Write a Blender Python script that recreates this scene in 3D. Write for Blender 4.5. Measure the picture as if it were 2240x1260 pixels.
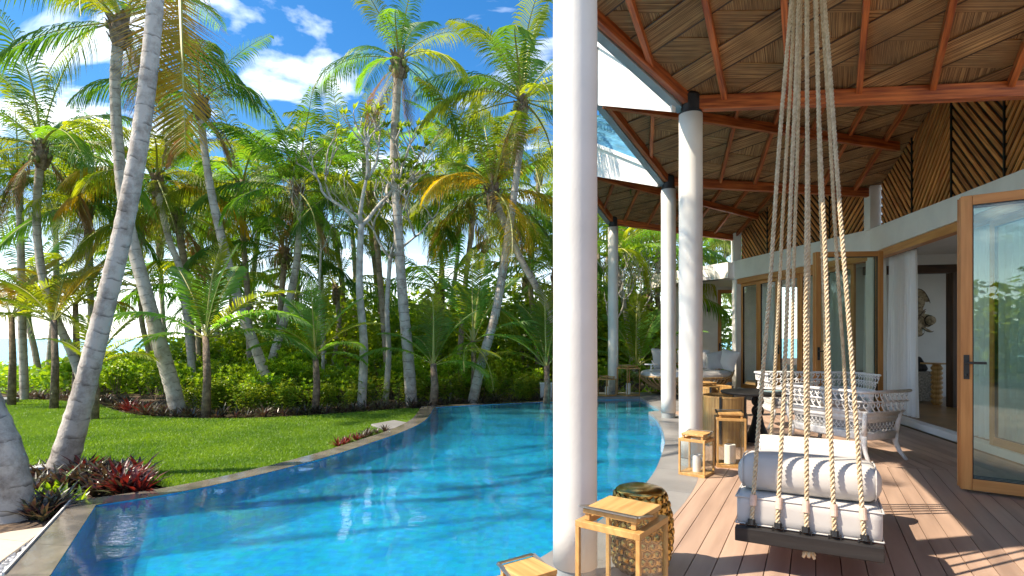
import bpy, math, random
import numpy as np
from mathutils import Vector, Matrix
from mathutils.geometry import tessellate_polygon

for o in list(bpy.data.objects):
    bpy.data.objects.remove(o)
R = math.radians
scene = bpy.context.scene
col = scene.collection
# ------------------------------------------------------------------ camera
HC = 1.4
cam_d = bpy.data.cameras.new('camera')
cam_d.sensor_width = 36.0
cam_d.lens = 20.0
cam_d.shift_y = 110 / 2240
cam_d.clip_start = 0.05
cam_d.clip_end = 9000
cam = bpy.data.objects.new('camera', cam_d)
col.objects.link(cam)
cam.location = (0, 0, HC)
cam.rotation_euler = (R(90), 0, 0)
scene.camera = cam
FPX, CX, HOR = 1244.4, 1120.0, 740.0
# ------------------------------------------------------------------ world, sun, exposure
SUN_AZ = R(-102)      # from +Y, negative = towards the left
SUN_EL = R(50)
world = bpy.data.worlds.new('World')
scene.world = world
world.use_nodes = True
wn, wl = world.node_tree.nodes, world.node_tree.links
wn.clear()
w_out = wn.new('ShaderNodeOutputWorld')
w_bg = wn.new('ShaderNodeBackground')
w_bg.inputs['Strength'].default_value = 0.104
sky = wn.new('ShaderNodeTexSky')
sky.sky_type = 'NISHITA'
sky.sun_disc = False
sky.sun_elevation = SUN_EL
sky.sun_rotation = SUN_AZ % (2 * math.pi)
sky.air_density = 1.0
sky.dust_density = 0.3
sky.ozone_density = 3.0
hs = wn.new('ShaderNodeHueSaturation')
hs.inputs['Saturation'].default_value = 1.34
wl.new(sky.outputs[0], hs.inputs['Color'])
# clouds all over the sky: noise on the direction projected onto a high sheet
tc = wn.new('ShaderNodeTexCoord')
sep = wn.new('ShaderNodeSeparateXYZ')
wl.new(tc.outputs['Generated'], sep.inputs[0])
mz = wn.new('ShaderNodeMath'); mz.operation = 'MAXIMUM'; mz.inputs[1].default_value = 0.0
wl.new(sep.outputs['Z'], mz.inputs[0])
az = wn.new('ShaderNodeMath'); az.operation = 'ADD'; az.inputs[1].default_value = 0.18
wl.new(mz.outputs[0], az.inputs[0])
dvx = wn.new('ShaderNodeMath'); dvx.operation = 'DIVIDE'
dvy = wn.new('ShaderNodeMath'); dvy.operation = 'DIVIDE'
wl.new(sep.outputs['X'], dvx.inputs[0]); wl.new(az.outputs[0], dvx.inputs[1])
wl.new(sep.outputs['Y'], dvy.inputs[0]); wl.new(az.outputs[0], dvy.inputs[1])
cmb = wn.new('ShaderNodeCombineXYZ')
wl.new(dvx.outputs[0], cmb.inputs[0]); wl.new(dvy.outputs[0], cmb.inputs[1])
cmap = wn.new('ShaderNodeMapping')
cmap.inputs['Location'].default_value = (0.0, 0.0, 0.0)
cmap.inputs['Scale'].default_value = (0.9, 1.35, 1)
wl.new(cmb.outputs[0], cmap.inputs['Vector'])
cn = wn.new('ShaderNodeTexNoise')
cn.inputs['Scale'].default_value = 1.5
cn.inputs['Detail'].default_value = 8
cn.inputs['Roughness'].default_value = 0.52
cn.inputs['Distortion'].default_value = 0.5
wl.new(cmap.outputs[0], cn.inputs['Vector'])
cr = wn.new('ShaderNodeValToRGB')
cr.color_ramp.elements[0].position = 0.54
cr.color_ramp.elements[0].color = (0, 0, 0, 1)
cr.color_ramp.elements[1].position = 0.74
cr.color_ramp.elements[1].color = (1, 1, 1, 1)
wl.new(cn.outputs['Fac'], cr.inputs[0])
cmx = wn.new('ShaderNodeMixRGB')
cmx.inputs[2].default_value = (21, 20.8, 20.2, 1)
hz = wn.new('ShaderNodeMapRange')     # haze: the sky whitens evenly all round towards the horizon
hz.inputs['From Min'].default_value = 0.27; hz.inputs['From Max'].default_value = 0.0
hz.inputs['To Min'].default_value = 0.0; hz.inputs['To Max'].default_value = 0.62
wl.new(mz.outputs[0], hz.inputs['Value'])
hp = wn.new('ShaderNodeMath'); hp.operation = 'POWER'; hp.inputs[1].default_value = 1.6
wl.new(hz.outputs[0], hp.inputs[0])
cmaxf = wn.new('ShaderNodeMath'); cmaxf.operation = 'MAXIMUM'
wl.new(cr.outputs[0], cmaxf.inputs[0]); wl.new(hp.outputs[0], cmaxf.inputs[1])
wl.new(cmaxf.outputs[0], cmx.inputs[0])
wl.new(hs.outputs[0], cmx.inputs[1])
wl.new(cmx.outputs[0], w_bg.inputs['Color'])
wl.new(w_bg.outputs[0], w_out.inputs['Surface'])

sun_d = bpy.data.lights.new('sun', 'SUN')
sun_d.energy = 4.6
sun_d.angle = R(0.5)
sun_d.color = (1.0, 0.87, 0.70)
sun = bpy.data.objects.new('sun', sun_d)
col.objects.link(sun)
sv = Vector((math.sin(SUN_AZ) * math.cos(SUN_EL), math.cos(SUN_AZ) * math.cos(SUN_EL), math.sin(SUN_EL)))
sun.location = sv * 60
sun.rotation_euler = (-sv).to_track_quat('-Z', 'Y').to_euler()

scene.view_settings.view_transform = 'Standard'
scene.view_settings.look = 'None'
scene.view_settings.exposure = 1.12
scene.view_settings.gamma = 1.0
scene.view_settings.use_curve_mapping = False
scene.render.engine = 'CYCLES'
cy = scene.cycles
cy.use_denoising = True
cy.max_bounces = 8
cy.diffuse_bounces = 4
cy.glossy_bounces = 4
cy.transmission_bounces = 4
cy.transparent_max_bounces = 16
cy.sample_clamp_indirect = 6.0
cy.caustics_reflective = False
cy.caustics_refractive = True

# ------------------------------------------------------------------ helpers
def px(x, y, z=0.0):
    """the point of the horizontal plane z that the photo shows at pixel (x, y)"""
    Y = (HC - z) * FPX / (y - HOR)
    return Vector(((x - CX) / FPX * Y, Y, z))
def pd(x, y, Y):
    """the point at depth Y that the photo shows at pixel (x, y)"""
    return Vector(((x - CX) / FPX * Y, Y, HC + (HOR - y) / FPX * Y))

class MB:
    def __init__(self):
        self.v, self.f, self.uv = [], [], []
    def add(self, vs, fs, uvs=None):
        b = len(self.v)
        self.v += [tuple(p) for p in vs]
        self.uv += list(uvs) if uvs is not None else [(p[0], p[1]) for p in vs]
        self.f += [tuple(i + b for i in f) for f in fs]
    def bar(self, a, b, w, h, up=(0, 0, 1), side0=0.0, up0=0.0):
        """box from a to b, w wide, h high; uv.y runs along it"""
        a, b = Vector(a), Vector(b)
        d = (b - a); L = d.length; d = d / L
        s = d.cross(Vector(up)); s.normalize(); u = s.cross(d)
        vs, uvs = [], []
        for t, p in ((0, a), (L, b)):
            for (i, j) in ((-1, -1), (1, -1), (1, 1), (-1, 1)):
                vs.append(p + s * (i * w / 2 + side0) + u * (j * h / 2 + up0))
                uvs.append((i * w / 2 + j * h * .37 + a.x * .77 + a.z, t + a.y * 1.3))
        self.add(vs, [(3, 2, 1, 0), (4, 5, 6, 7), (0, 1, 5, 4), (1, 2, 6, 5), (2, 3, 7, 6), (3, 0, 4, 7)], uvs)
    def box(self, c, size, rz=0.0):
        c = Vector(c); x, y, z = size[0] / 2, size[1] / 2, size[2] / 2
        ca, sa = math.cos(rz), math.sin(rz)
        vs = []
        for k in (-z, z):
            for (i, j) in ((-x, -y), (x, -y), (x, y), (-x, y)):
                vs.append((c.x + i * ca - j * sa, c.y + i * sa + j * ca, c.z + k))
        uvs = [(p[0] + p[2] * .6, p[1] + p[2]) for p in vs]
        self.add(vs, [(3, 2, 1, 0), (4, 5, 6, 7), (0, 1, 5, 4), (1, 2, 6, 5), (2, 3, 7, 6), (3, 0, 4, 7)], uvs)
    def tube(self, pts, rad, n=8, cap=True, vscale=1.0):
        pts = [Vector(p) for p in pts]
        if not hasattr(rad, '__len__'): rad = [rad] * len(pts)
        base = len(self.v)
        up = Vector((0, 0, 1)); L = 0; prev = None; s = None
        for i, p in enumerate(pts):
            t = (pts[min(i + 1, len(pts) - 1)] - pts[max(i - 1, 0)]).normalized()
            if s is None:
                ref = Vector((1, 0, 0)) if abs(t.z) > .9 else up
                s = t.cross(ref).normalized()
            else:
                s = (s - t * s.dot(t)).normalized()
            b = t.cross(s)
            if i: L += (p - pts[i - 1]).length
            for k in range(n):
                a = 2 * math.pi * k / n
                self.v.append(tuple(p + (s * math.cos(a) + b * math.sin(a)) * rad[i]))
                self.uv.append((k / n, L * vscale))
        for i in range(len(pts) - 1):
            for k in range(n):
                k2 = (k + 1) % n
                self.f.append((base + i * n + k, base + i * n + k2, base + (i + 1) * n + k2, base + (i + 1) * n + k))
        if cap:
            self.f.append(tuple(base + k for k in range(n))[::-1])
            self.f.append(tuple(base + (len(pts) - 1) * n + k for k in range(n)))
    def lathe(self, c, prof, n=24, cap=True):
        """prof: list of (radius, z)"""
        c = Vector(c); base = len(self.v)
        for i, (r, z) in enumerate(prof):
            for k in range(n):
                a = 2 * math.pi * k / n
                self.v.append((c.x + r * math.cos(a), c.y + r * math.sin(a), c.z + z)); self.uv.append((k / n, z))
        for i in range(len(prof) - 1):
            for k in range(n):
                k2 = (k + 1) % n
                self.f.append((base + i * n + k, base + i * n + k2, base + (i + 1) * n + k2, base + (i + 1) * n + k))
        if cap:
            self.f.append(tuple(base + k for k in range(n))[::-1])
            self.f.append(tuple(base + (len(prof) - 1) * n + k for k in range(n)))
    def prism(self, poly, z0, z1, uvf=None):
        """poly: 2-D outline (counter-clockwise), straight sides"""
        n = len(poly)
        vs = [(p[0], p[1], z0) for p in poly] + [(p[0], p[1], z1) for p in poly]
        tris = tessellate_polygon([[Vector((p[0], p[1], 0)) for p in poly]])
        fs = [t for t in tris]
        up = []
        for t in tris:
            a, b, c = [Vector(poly[i]) for i in t]
            cr_ = (b.x - a.x) * (c.y - a.y) - (b.y - a.y) * (c.x - a.x)
            t = tuple(t) if cr_ > 0 else tuple(t)[::-1]
            up.append(tuple(i + n for i in t)); up.append(t[::-1])
        for i in range(n):
            j = (i + 1) % n
            up.append((i, j, j + n, i + n))
        self.add(vs, up, [uvf(p) if uvf else (p[0], p[1]) for p in vs])
    def mesh(self, name, smooth=False):
        me = bpy.data.meshes.new(name)
        me.from_pydata(self.v, [], self.f)
        ul = me.uv_layers.new(name='UVMap')
        idx = np.empty(len(me.loops), dtype=np.int32)
        me.loops.foreach_get('vertex_index', idx)
        ul.data.foreach_set('uv', np.array(self.uv, dtype=np.float32)[idx].ravel())
        if smooth:
            me.polygons.foreach_set('use_smooth', [True] * len(me.polygons))
        me.update()
        return me
    def build(self, name, mat, parent=None, smooth=False, bevel=0, local=False):
        me = self.mesh(name, smooth)
        me.materials.append(mat)
        return place(name, me, parent, bevel, local)

def world_of(o):
    m = o.matrix_basis.copy()
    if o.parent is not None: m = world_of(o.parent) @ o.matrix_parent_inverse @ m
    return m
def place(name, me, parent=None, bevel=0, local=False):
    """link a mesh; under a parent its vertices stay in world metres unless local"""
    o = bpy.data.objects.new(name, me)
    col.objects.link(o)
    if parent is not None:
        o.parent = parent
        if not local: o.matrix_parent_inverse = world_of(parent).inverted()
    if bevel:
        m = o.modifiers.new('bevel', 'BEVEL'); m.width = bevel; m.segments = 2; m.limit_method = 'ANGLE'; m.angle_limit = R(40)
    return o
def empty(name, loc=(0, 0, 0), rz=0.0, parent=None):
    o = bpy.data.objects.new(name, None)
    o.empty_display_size = 0.1
    col.objects.link(o)
    o.location = loc; o.rotation_euler = (0, 0, rz)
    if parent is not None:
        o.parent = parent; o.matrix_parent_inverse = world_of(parent).inverted()
    return o
def tag(o, label=None, cat=None, group=None, kind=None):
    if label: o['label'] = label
    if cat: o['category'] = cat
    if group: o['group'] = group
    if kind: o['kind'] = kind
    return o
def struct(o):
    o['kind'] = 'structure'; return o
def clip_half(poly, p, n):
    """keep the side of the 2-D polygon where (q - p).n >= 0"""
    out = []
    for i in range(len(poly)):
        a, b = poly[i], poly[(i + 1) % len(poly)]
        da = (a[0] - p[0]) * n[0] + (a[1] - p[1]) * n[1]
        db = (b[0] - p[0]) * n[0] + (b[1] - p[1]) * n[1]
        if da >= 0: out.append(a)
        if (da >= 0) != (db >= 0):
            t = da / (da - db)
            out.append((a[0] + (b[0] - a[0]) * t, a[1] + (b[1] - a[1]) * t))
    return out
def area2(poly):
    return sum(poly[i][0] * poly[(i + 1) % len(poly)][1] - poly[(i + 1) % len(poly)][0] * poly[i][1] for i in range(len(poly))) / 2
def offset_line(pts, d):
    """2-D polyline moved d to its left"""
    out = []
    for i in range(len(pts)):
        a, b = Vector(pts[max(i - 1, 0)]), Vector(pts[min(i + 1, len(pts) - 1)])
        t = (b - a).normalized()
        out.append((pts[i][0] - t.y * d, pts[i][1] + t.x * d))
    return out
def smooth_line(pts, k=6):
    """Catmull-Rom through 2-D or 3-D points"""
    P = [Vector(p) for p in pts]; out = []
    for i in range(len(P) - 1):
        p0, p1, p2, p3 = P[max(i - 1, 0)], P[i], P[i + 1], P[min(i + 2, len(P) - 1)]
        for j in range(k):
            t = j / k
            out.append(0.5 * (2 * p1 + (p2 - p0) * t + (2 * p0 - 5 * p1 + 4 * p2 - p3) * t * t + (3 * p1 - p0 - 3 * p2 + p3) * t ** 3))
    out.append(P[-1])
    return out

# ------------------------------------------------------------------ materials
def newmat(name):
    m = bpy.data.materials.new(name); m.use_nodes = True
    n, l = m.node_tree.nodes, m.node_tree.links
    n.clear()
    out = n.new('ShaderNodeOutputMaterial')
    return m, n, l, out
def M(name, c, rough=0.6, var=0.2, scale=6, stretch=None, c2=None, bump=0.0, bscale=60, metal=0.0, rnd=0.0, spec=0.5, coord='Object', detail=5, lo=.35, hi=.65, coat=0.0):
    """principled surface: two-tone noise, optional stretched grain (uv), bump and per-object tone"""
    m, n, l, out = newmat(name)
    b = n.new('ShaderNodeBsdfPrincipled')
    b.inputs['Roughness'].default_value = rough
    b.inputs['Metallic'].default_value = metal
    b.inputs['Specular IOR Level'].default_value = spec
    if coat: b.inputs['Coat Weight'].default_value = coat; b.inputs['Coat Roughness'].default_value = .15
    t = n.new('ShaderNodeTexCoord')
    mp = n.new('ShaderNodeMapping')
    l.new(t.outputs['UV' if stretch else coord], mp.inputs['Vector'])
    if stretch: mp.inputs['Scale'].default_value = (stretch[0], stretch[1], 1)
    no = n.new('ShaderNodeTexNoise')
    no.inputs['Scale'].default_value = 1.0 if stretch else scale
    no.inputs['Detail'].default_value = detail
    l.new(mp.outputs[0], no.inputs['Vector'])
    if rnd and stretch:
        oi0 = n.new('ShaderNodeObjectInfo')
        mu = n.new('ShaderNodeMath'); mu.operation = 'MULTIPLY'; mu.inputs[1].default_value = 37.0
        l.new(oi0.outputs['Random'], mu.inputs[0]); l.new(mu.outputs[0], mp.inputs['Location'])
    ra = n.new('ShaderNodeValToRGB')
    if c2 is None: c2 = tuple(max(0, x * (1 - var * 1.6)) for x in c)
    ra.color_ramp.elements[0].position = lo; ra.color_ramp.elements[0].color = (*c2, 1)
    ra.color_ramp.elements[1].position = hi; ra.color_ramp.elements[1].color = (*c, 1)
    l.new(no.outputs['Fac'], ra.inputs[0])
    colout = ra.outputs[0]
    if rnd:
        oi = n.new('ShaderNodeObjectInfo')
        mr = n.new('ShaderNodeMapRange')
        mr.inputs['To Min'].default_value = 1 - rnd; mr.inputs['To Max'].default_value = 1 + rnd
        l.new(oi.outputs['Random'], mr.inputs['Value'])
        h = n.new('ShaderNodeHueSaturation')
        l.new(mr.outputs[0], h.inputs['Value']); l.new(colout, h.inputs['Color'])
        colout = h.outputs[0]
    l.new(colout, b.inputs['Base Color'])
    if bump:
        bn = n.new('ShaderNodeTexNoise'); bn.inputs['Detail'].default_value = 4
        if stretch:
            bn.inputs['Scale'].default_value = 1.0; l.new(mp.outputs[0], bn.inputs['Vector'])
        else:
            bn.inputs['Scale'].default_value = bscale; l.new(t.outputs[coord], bn.inputs['Vector'])
        bp = n.new('ShaderNodeBump'); bp.inputs['Strength'].default_value = bump; bp.inputs['Distance'].default_value = .02
        l.new(bn.outputs['Fac'], bp.inputs['Height']); l.new(bp.outputs[0], b.inputs['Normal'])
    l.new(b.outputs[0], out.inputs['Surface'])
    return m
def leafmat(name, c, c2, trans=0.45, rough=0.45, rnd=.22, scale=1.3, tcol=None):
    m, n, l, out = newmat(name)
    t = n.new('ShaderNodeTexCoord')
    no = n.new('ShaderNodeTexNoise'); no.inputs['Scale'].default_value = scale; no.inputs['Detail'].default_value = 3
    l.new(t.outputs['Object'], no.inputs['Vector'])
    ra = n.new('ShaderNodeValToRGB')
    ra.color_ramp.elements[0].position = .35; ra.color_ramp.elements[0].color = (*c2, 1)
    ra.color_ramp.elements[1].position = .65; ra.color_ramp.elements[1].color = (*c, 1)
    l.new(no.outputs['Fac'], ra.inputs[0])
    oi = n.new('ShaderNodeObjectInfo')
    mr = n.new('ShaderNodeMapRange'); mr.inputs['To Min'].default_value = 1 - rnd; mr.inputs['To Max'].default_value = 1 + rnd
    l.new(oi.outputs['Random'], mr.inputs['Value'])
    h = n.new('ShaderNodeHueSaturation')
    l.new(mr.outputs[0], h.inputs['Value']); l.new(ra.outputs[0], h.inputs['Color'])
    b = n.new('ShaderNodeBsdfPrincipled'); b.inputs['Roughness'].default_value = rough
    l.new(h.outputs[0], b.inputs['Base Color'])
    tr = n.new('ShaderNodeBsdfTranslucent')
    mx = n.new('ShaderNodeMixRGB'); mx.blend_type = 'MULTIPLY'; mx.inputs[0].default_value = 1
    mx.inputs[2].default_value = (*(tcol or (1.7, 1.55, .45)), 1)
    l.new(h.outputs[0], mx.inputs[1]); l.new(mx.outputs[0], tr.inputs['Color'])
    ms = n.new('ShaderNodeMixShader'); ms.inputs[0].default_value = trans
    l.new(b.outputs[0], ms.inputs[1]); l.new(tr.outputs[0], ms.inputs[2])
    l.new(ms.outputs[0], out.inputs['Surface'])
    return m
def fresnel(n, l, f0, boost=1.0, normal=None):
    """Schlick reflectance that is the same from both sides of a surface"""
    ge = n.new('ShaderNodeNewGeometry')
    dt = n.new('ShaderNodeVectorMath'); dt.operation = 'DOT_PRODUCT'
    l.new(ge.outputs['Incoming'], dt.inputs[0]); l.new(normal if normal is not None else ge.outputs['Normal'], dt.inputs[1])
    ab = n.new('ShaderNodeMath'); ab.operation = 'ABSOLUTE'; l.new(dt.outputs['Value'], ab.inputs[0])
    su = n.new('ShaderNodeMath'); su.operation = 'SUBTRACT'; su.inputs[0].default_value = 1; su.use_clamp = True; l.new(ab.outputs[0], su.inputs[1])
    po = n.new('ShaderNodeMath'); po.operation = 'POWER'; po.inputs[1].default_value = 5; l.new(su.outputs[0], po.inputs[0])
    ma = n.new('ShaderNodeMath'); ma.operation = 'MULTIPLY_ADD'; ma.inputs[1].default_value = 1 - f0; ma.inputs[2].default_value = f0; l.new(po.outputs[0], ma.inputs[0])
    mu = n.new('ShaderNodeMath'); mu.operation = 'MULTIPLY'; mu.inputs[1].default_value = boost; mu.use_clamp = True; l.new(ma.outputs[0], mu.inputs[0])
    return mu.outputs[0]
def glassmat(name, tint=(.93, .97, .95), rough=0.0, ior=1.5, boost=1.0):
    """thin pane: what Fresnel does not mirror passes straight through"""
    m, n, l, out = newmat(name)
    f = fresnel(n, l, ((ior - 1) / (ior + 1)) ** 2, boost)
    t = n.new('ShaderNodeBsdfTransparent'); t.inputs['Color'].default_value = (*tint, 1)
    g = n.new('ShaderNodeBsdfGlossy'); g.inputs['Roughness'].default_value = rough
    ms = n.new('ShaderNodeMixShader')
    l.new(f, ms.inputs[0]); l.new(t.outputs[0], ms.inputs[1]); l.new(g.outputs[0], ms.inputs[2])
    l.new(ms.outputs[0], out.inputs['Surface'])
    return m

MAT = {}
MAT['stucco'] = M('white_stucco', (.76, .73, .68), .8, .06, 3, bump=.12, bscale=45)
MAT['column'] = M('column_plaster', (.73, .705, .655), .75, .09, 2.2, bump=.07, bscale=60, c2=(.63, .61, .56), lo=.3, hi=.6, detail=9)
MAT['white_paint'] = M('white_paint', (.80, .79, .76), .55, .05, 2)
MAT['black_cap'] = M('black_cap', (.018, .02, .024), .55, .3, 8)
MAT['gutter'] = M('grey_metal_gutter', (.30, .33, .34), .45, .12, 4)
MAT['rafter'] = M('red_stained_timber', (.56, .155, .035), .5, stretch=(38, 2.2), c2=(.20, .04, .010), bump=.15, rnd=.15)
MAT['slat'] = M('slat_timber', (.74, .31, .085), .5, stretch=(34, 2.0), c2=(.36, .11, .028), bump=.15, rnd=.3)
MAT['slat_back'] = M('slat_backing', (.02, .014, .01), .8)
MAT['door_wood'] = M('door_oak', (.56, .26, .075), .42, stretch=(30, 1.6), c2=(.42, .17, .04), bump=.06, rnd=.06)
MAT['dark_wood'] = M('dark_wood', (.09, .045, .022), .5, stretch=(24, 2), c2=(.035, .018, .01), bump=.15)
MAT['bamboo'] = M('lantern_bamboo', (.58, .345, .12), .42, stretch=(36, 2.5), c2=(.42, .225, .07), bump=.08, rnd=.08)
MAT['veneer'] = M('oak_veneer', (.50, .30, .10), .4, stretch=(46, 2.0), c2=(.32, .17, .05), bump=.1)
MAT['black_wood'] = M('black_stained_wood', (.026, .023, .022), .55, spec=.3, stretch=(22, 1.6), c2=(.014, .013, .013), bump=.2)
MAT['black_metal'] = M('black_metal', (.015, .015, .016), .35, .2, 10)
MAT['steel'] = M('brushed_steel', (.45, .42, .38), .35, .1, 10, metal=1.0)
MAT['cushion'] = M('grey_canvas', (.50, .48, .455), .85, .06, 3, bump=.12, bscale=420)
MAT['cushion_white'] = M('white_canvas', (.66, .635, .60), .85, .06, 3, bump=.12, bscale=300)
MAT['cushion_grey'] = M('grey_pillow', (.46, .45, .44), .9, .1, 4, bump=.15, bscale=300)
MAT['rope'] = M('manila_rope', (.76, .63, .43), .9, .25, 40, bump=.4, bscale=300, c2=(.54, .41, .25))
MAT['whip'] = M('rope_whipping', (.66, .48, .38), .8, .1, 60)
MAT['gold'] = M('hammered_gold', (.62, .42, .13), .22, .25, 9, metal=1.0, c2=(.38, .23, .06))
MAT['wicker'] = M('white_wicker', (.78, .77, .75), .6, .08, 30, bump=.4, bscale=170)
MAT['rattan'] = M('honey_rattan', (.58, .40, .19), .55, .2, 20, c2=(.36, .22, .09))
MAT['candle'] = M('candle_wax', (.82, .79, .72), .5, .03, 5)
MAT['curtain'] = leafmat('sheer_curtain', (.88, .88, .87), (.84, .84, .84), trans=.45, rough=.9, rnd=.02, tcol=(1, 1, 1))
MAT['concrete'] = M('grey_stone_coping', (.25, .245, .24), .42, .15, 2.2, bump=.08, bscale=30, rnd=.06)
MAT['rim'] = M('wet_stone_rim', (.20, .175, .14), .10, .3, 3.0, c2=(.085, .08, .07), bump=.10, bscale=9, rnd=.12)
MAT['deck'] = M('composite_deck', (.44, .305, .225), .48, stretch=(7, .6), c2=(.29, .195, .145), bump=.05, rnd=.10)
MAT['beige_stone'] = M('beige_paver', (.60, .50, .38), .6, .1, 3, bump=.08, rnd=.05)
MAT['pebble'] = M('grey_pebble', (.35, .36, .38), .4, .3, 8, rnd=.5)
MAT['soil'] = M('mulched_soil', (.13, .085, .05), .95, .5, 14, c2=(.03, .02, .014), bump=.8, bscale=30, detail=8)
MAT['floor_in'] = M('timber_floor', (.42, .25, .11), .35, .25, 2)
MAT['glass'] = glassmat('door_glass', (.93, .975, .955), 0.0, 1.5, 1.1)
MAT['lantern_glass'] = glassmat('lantern_glass', (.96, .97, .96), 0.0, 1.45, .9)
MAT['white_bark'] = M('pale_bark', (.52, .49, .43), .8, .25, 8, c2=(.30, .28, .24), bump=.3, bscale=25)
MAT['boot'] = M('palm_fibre', (.30, .22, .15), .9, .4, 12, c2=(.10, .07, .045), bump=.8, bscale=40)
MAT['rachis'] = M('frond_stalk', (.42, .40, .10), .5, .2, 4, c2=(.30, .30, .08))
MAT['nut'] = M('coconut', (.20, .22, .05), .6, .3, 6, rnd=.25)
MAT['box'] = M('grey_plastic', (.50, .51, .50), .5, .08, 5)
LEAF = {
    'green':  leafmat('frond_green', (.13, .27, .04), (.07, .175, .03), .62, tcol=(2.0, 1.8, .45)),
    'yellow': leafmat('frond_yellow_green', (.25, .32, .03), (.13, .225, .03), .66, tcol=(2.0, 1.6, .35)),
    'gold':   leafmat('frond_golden', (.46, .33, .025), (.26, .27, .025), .6, tcol=(1.9, 1.45, .3)),
    'dark':   leafmat('frond_dark', (.085, .20, .04), (.05, .135, .03), .58, tcol=(2.0, 1.7, .45)),
    'young':  leafmat('frond_young', (.19, .34, .06), (.11, .26, .05), .58, tcol=(1.7, 1.7, .5)),
    'dead':   leafmat('frond_dead', (.34, .22, .10), (.20, .12, .05), .4, tcol=(1.4, 1.1, .7)),
    'shrub':  leafmat('shrub_leaf', (.29, .43, .04), (.14, .29, .03), .5, rough=.32, scale=6, tcol=(1.8, 1.6, .35)),
    'shrub2': leafmat('small_shrub_leaf', (.32, .38, .04), (.09, .21, .03), .45, rough=.32, scale=6, tcol=(1.8, 1.6, .35)),
    'under':  leafmat('understorey_leaf', (.26, .36, .04), (.12, .22, .03), .62, scale=.9, tcol=(2.0, 1.7, .4)),
    'purple': leafmat('cradle_plant_leaf', (.10, .125, .055), (.045, .02, .035), .25, rough=.3, scale=9, tcol=(1.6, .9, .7)),
    'red':    leafmat('red_bromeliad_leaf', (.26, .05, .032), (.045, .018, .028), .25, rough=.3, scale=5, tcol=(1.8, .6, .4)),
    'grass':  leafmat('grass_blade', (.17, .29, .024), (.11, .22, .02), .4, rough=.5, scale=1.1, tcol=(1.7, 1.6, .35)),
}
def trunk_mat(name, c, c2, ring, freq, dark=.55):
    m, n, l, out = newmat(name)
    b = n.new('ShaderNodeBsdfPrincipled'); b.inputs['Roughness'].default_value = .85
    t = n.new('ShaderNodeTexCoord')
    sx = n.new('ShaderNodeSeparateXYZ'); l.new(t.outputs['UV'], sx.inputs[0])
    # ring scars along uv.y, wobbling with noise
    wo = n.new('ShaderNodeTexNoise'); wo.inputs['Scale'].default_value = 5; wo.inputs['Detail'].default_value = 3
    l.new(t.outputs['Object'], wo.inputs['Vector'])
    a1 = n.new('ShaderNodeMath'); a1.operation = 'MULTIPLY_ADD'; a1.inputs[1].default_value = .12
    l.new(wo.outputs['Fac'], a1.inputs[0]); l.new(sx.outputs['Y'], a1.inputs[2])
    a2 = n.new('ShaderNodeMath'); a2.operation = 'MULTIPLY'; a2.inputs[1].default_value = freq
    l.new(a1.outputs[0], a2.inputs[0])
    a3 = n.new('ShaderNodeMath'); a3.operation = 'FRACT'; l.new(a2.outputs[0], a3.inputs[0])
    rr = n.new('ShaderNodeValToRGB')
    rr.color_ramp.elements[0].position = .0; rr.color_ramp.elements[0].color = (1, 1, 1, 1)
    rr.color_ramp.elements[1].position = .16; rr.color_ramp.elements[1].color = (0, 0, 0, 1)
    l.new(a3.outputs[0], rr.inputs[0])
    gate = n.new('ShaderNodeTexNoise'); gate.inputs['Scale'].default_value = 9; gate.inputs['Detail'].default_value = 2
    l.new(t.outputs['Object'], gate.inputs['Vector'])
    gr = n.new('ShaderNodeValToRGB'); gr.color_ramp.elements[0].position = .42; gr.color_ramp.elements[1].position = .58
    l.new(gate.outputs['Fac'], gr.inputs[0])
    gm = n.new('ShaderNodeMath'); gm.operation = 'MULTIPLY'; l.new(rr.outputs[0], gm.inputs[0]); l.new(gr.outputs[0], gm.inputs[1])
    gs = n.new('ShaderNodeMath'); gs.operation = 'MULTIPLY'; gs.inputs[1].default_value = dark; l.new(gm.outputs[0], gs.inputs[0])
    no = n.new('ShaderNodeTexNoise'); no.inputs['Scale'].default_value = 4; no.inputs['Detail'].default_value = 7; no.inputs['Roughness'].default_value = .7
    l.new(t.outputs['Object'], no.inputs['Vector'])
    ra = n.new('ShaderNodeValToRGB')
    ra.color_ramp.elements[0].position = .36; ra.color_ramp.elements[0].color = (*c2, 1)
    ra.color_ramp.elements[1].position = .56; ra.color_ramp.elements[1].color = (*c, 1)
    l.new(no.outputs['Fac'], ra.inputs[0])
    mx = n.new('ShaderNodeMixRGB'); mx.inputs[2].default_value = (*ring, 1)
    l.new(gs.outputs[0], mx.inputs[0]); l.new(ra.outputs[0], mx.inputs[1])
    l.new(mx.outputs[0], b.inputs['Base Color'])
    bn = n.new('ShaderNodeTexNoise'); bn.inputs['Scale'].default_value = 40; bn.inputs['Detail'].default_value = 5
    l.new(t.outputs['Object'], bn.inputs['Vector'])
    bp = n.new('ShaderNodeBump'); bp.inputs['Strength'].default_value = .4; bp.inputs['Distance'].default_value = .02
    l.new(bn.outputs['Fac'], bp.inputs['Height']); l.new(bp.outputs[0], b.inputs['Normal'])
    l.new(b.outputs[0], out.inputs['Surface'])
    return m
MAT['trunk_near'] = trunk_mat('near_palm_bark', (.50, .46, .41), (.22, .19, .16), (.06, .05, .04), 5.2, .8)
MAT['trunk'] = trunk_mat('palm_bark', (.46, .42, .36), (.24, .20, .16), (.04, .035, .03), 5.5, .85)
MAT['trunk_brown'] = trunk_mat('brown_palm_bark', (.36, .29, .22), (.18, .13, .09), (.03, .025, .02), 5.5, .7)

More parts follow.
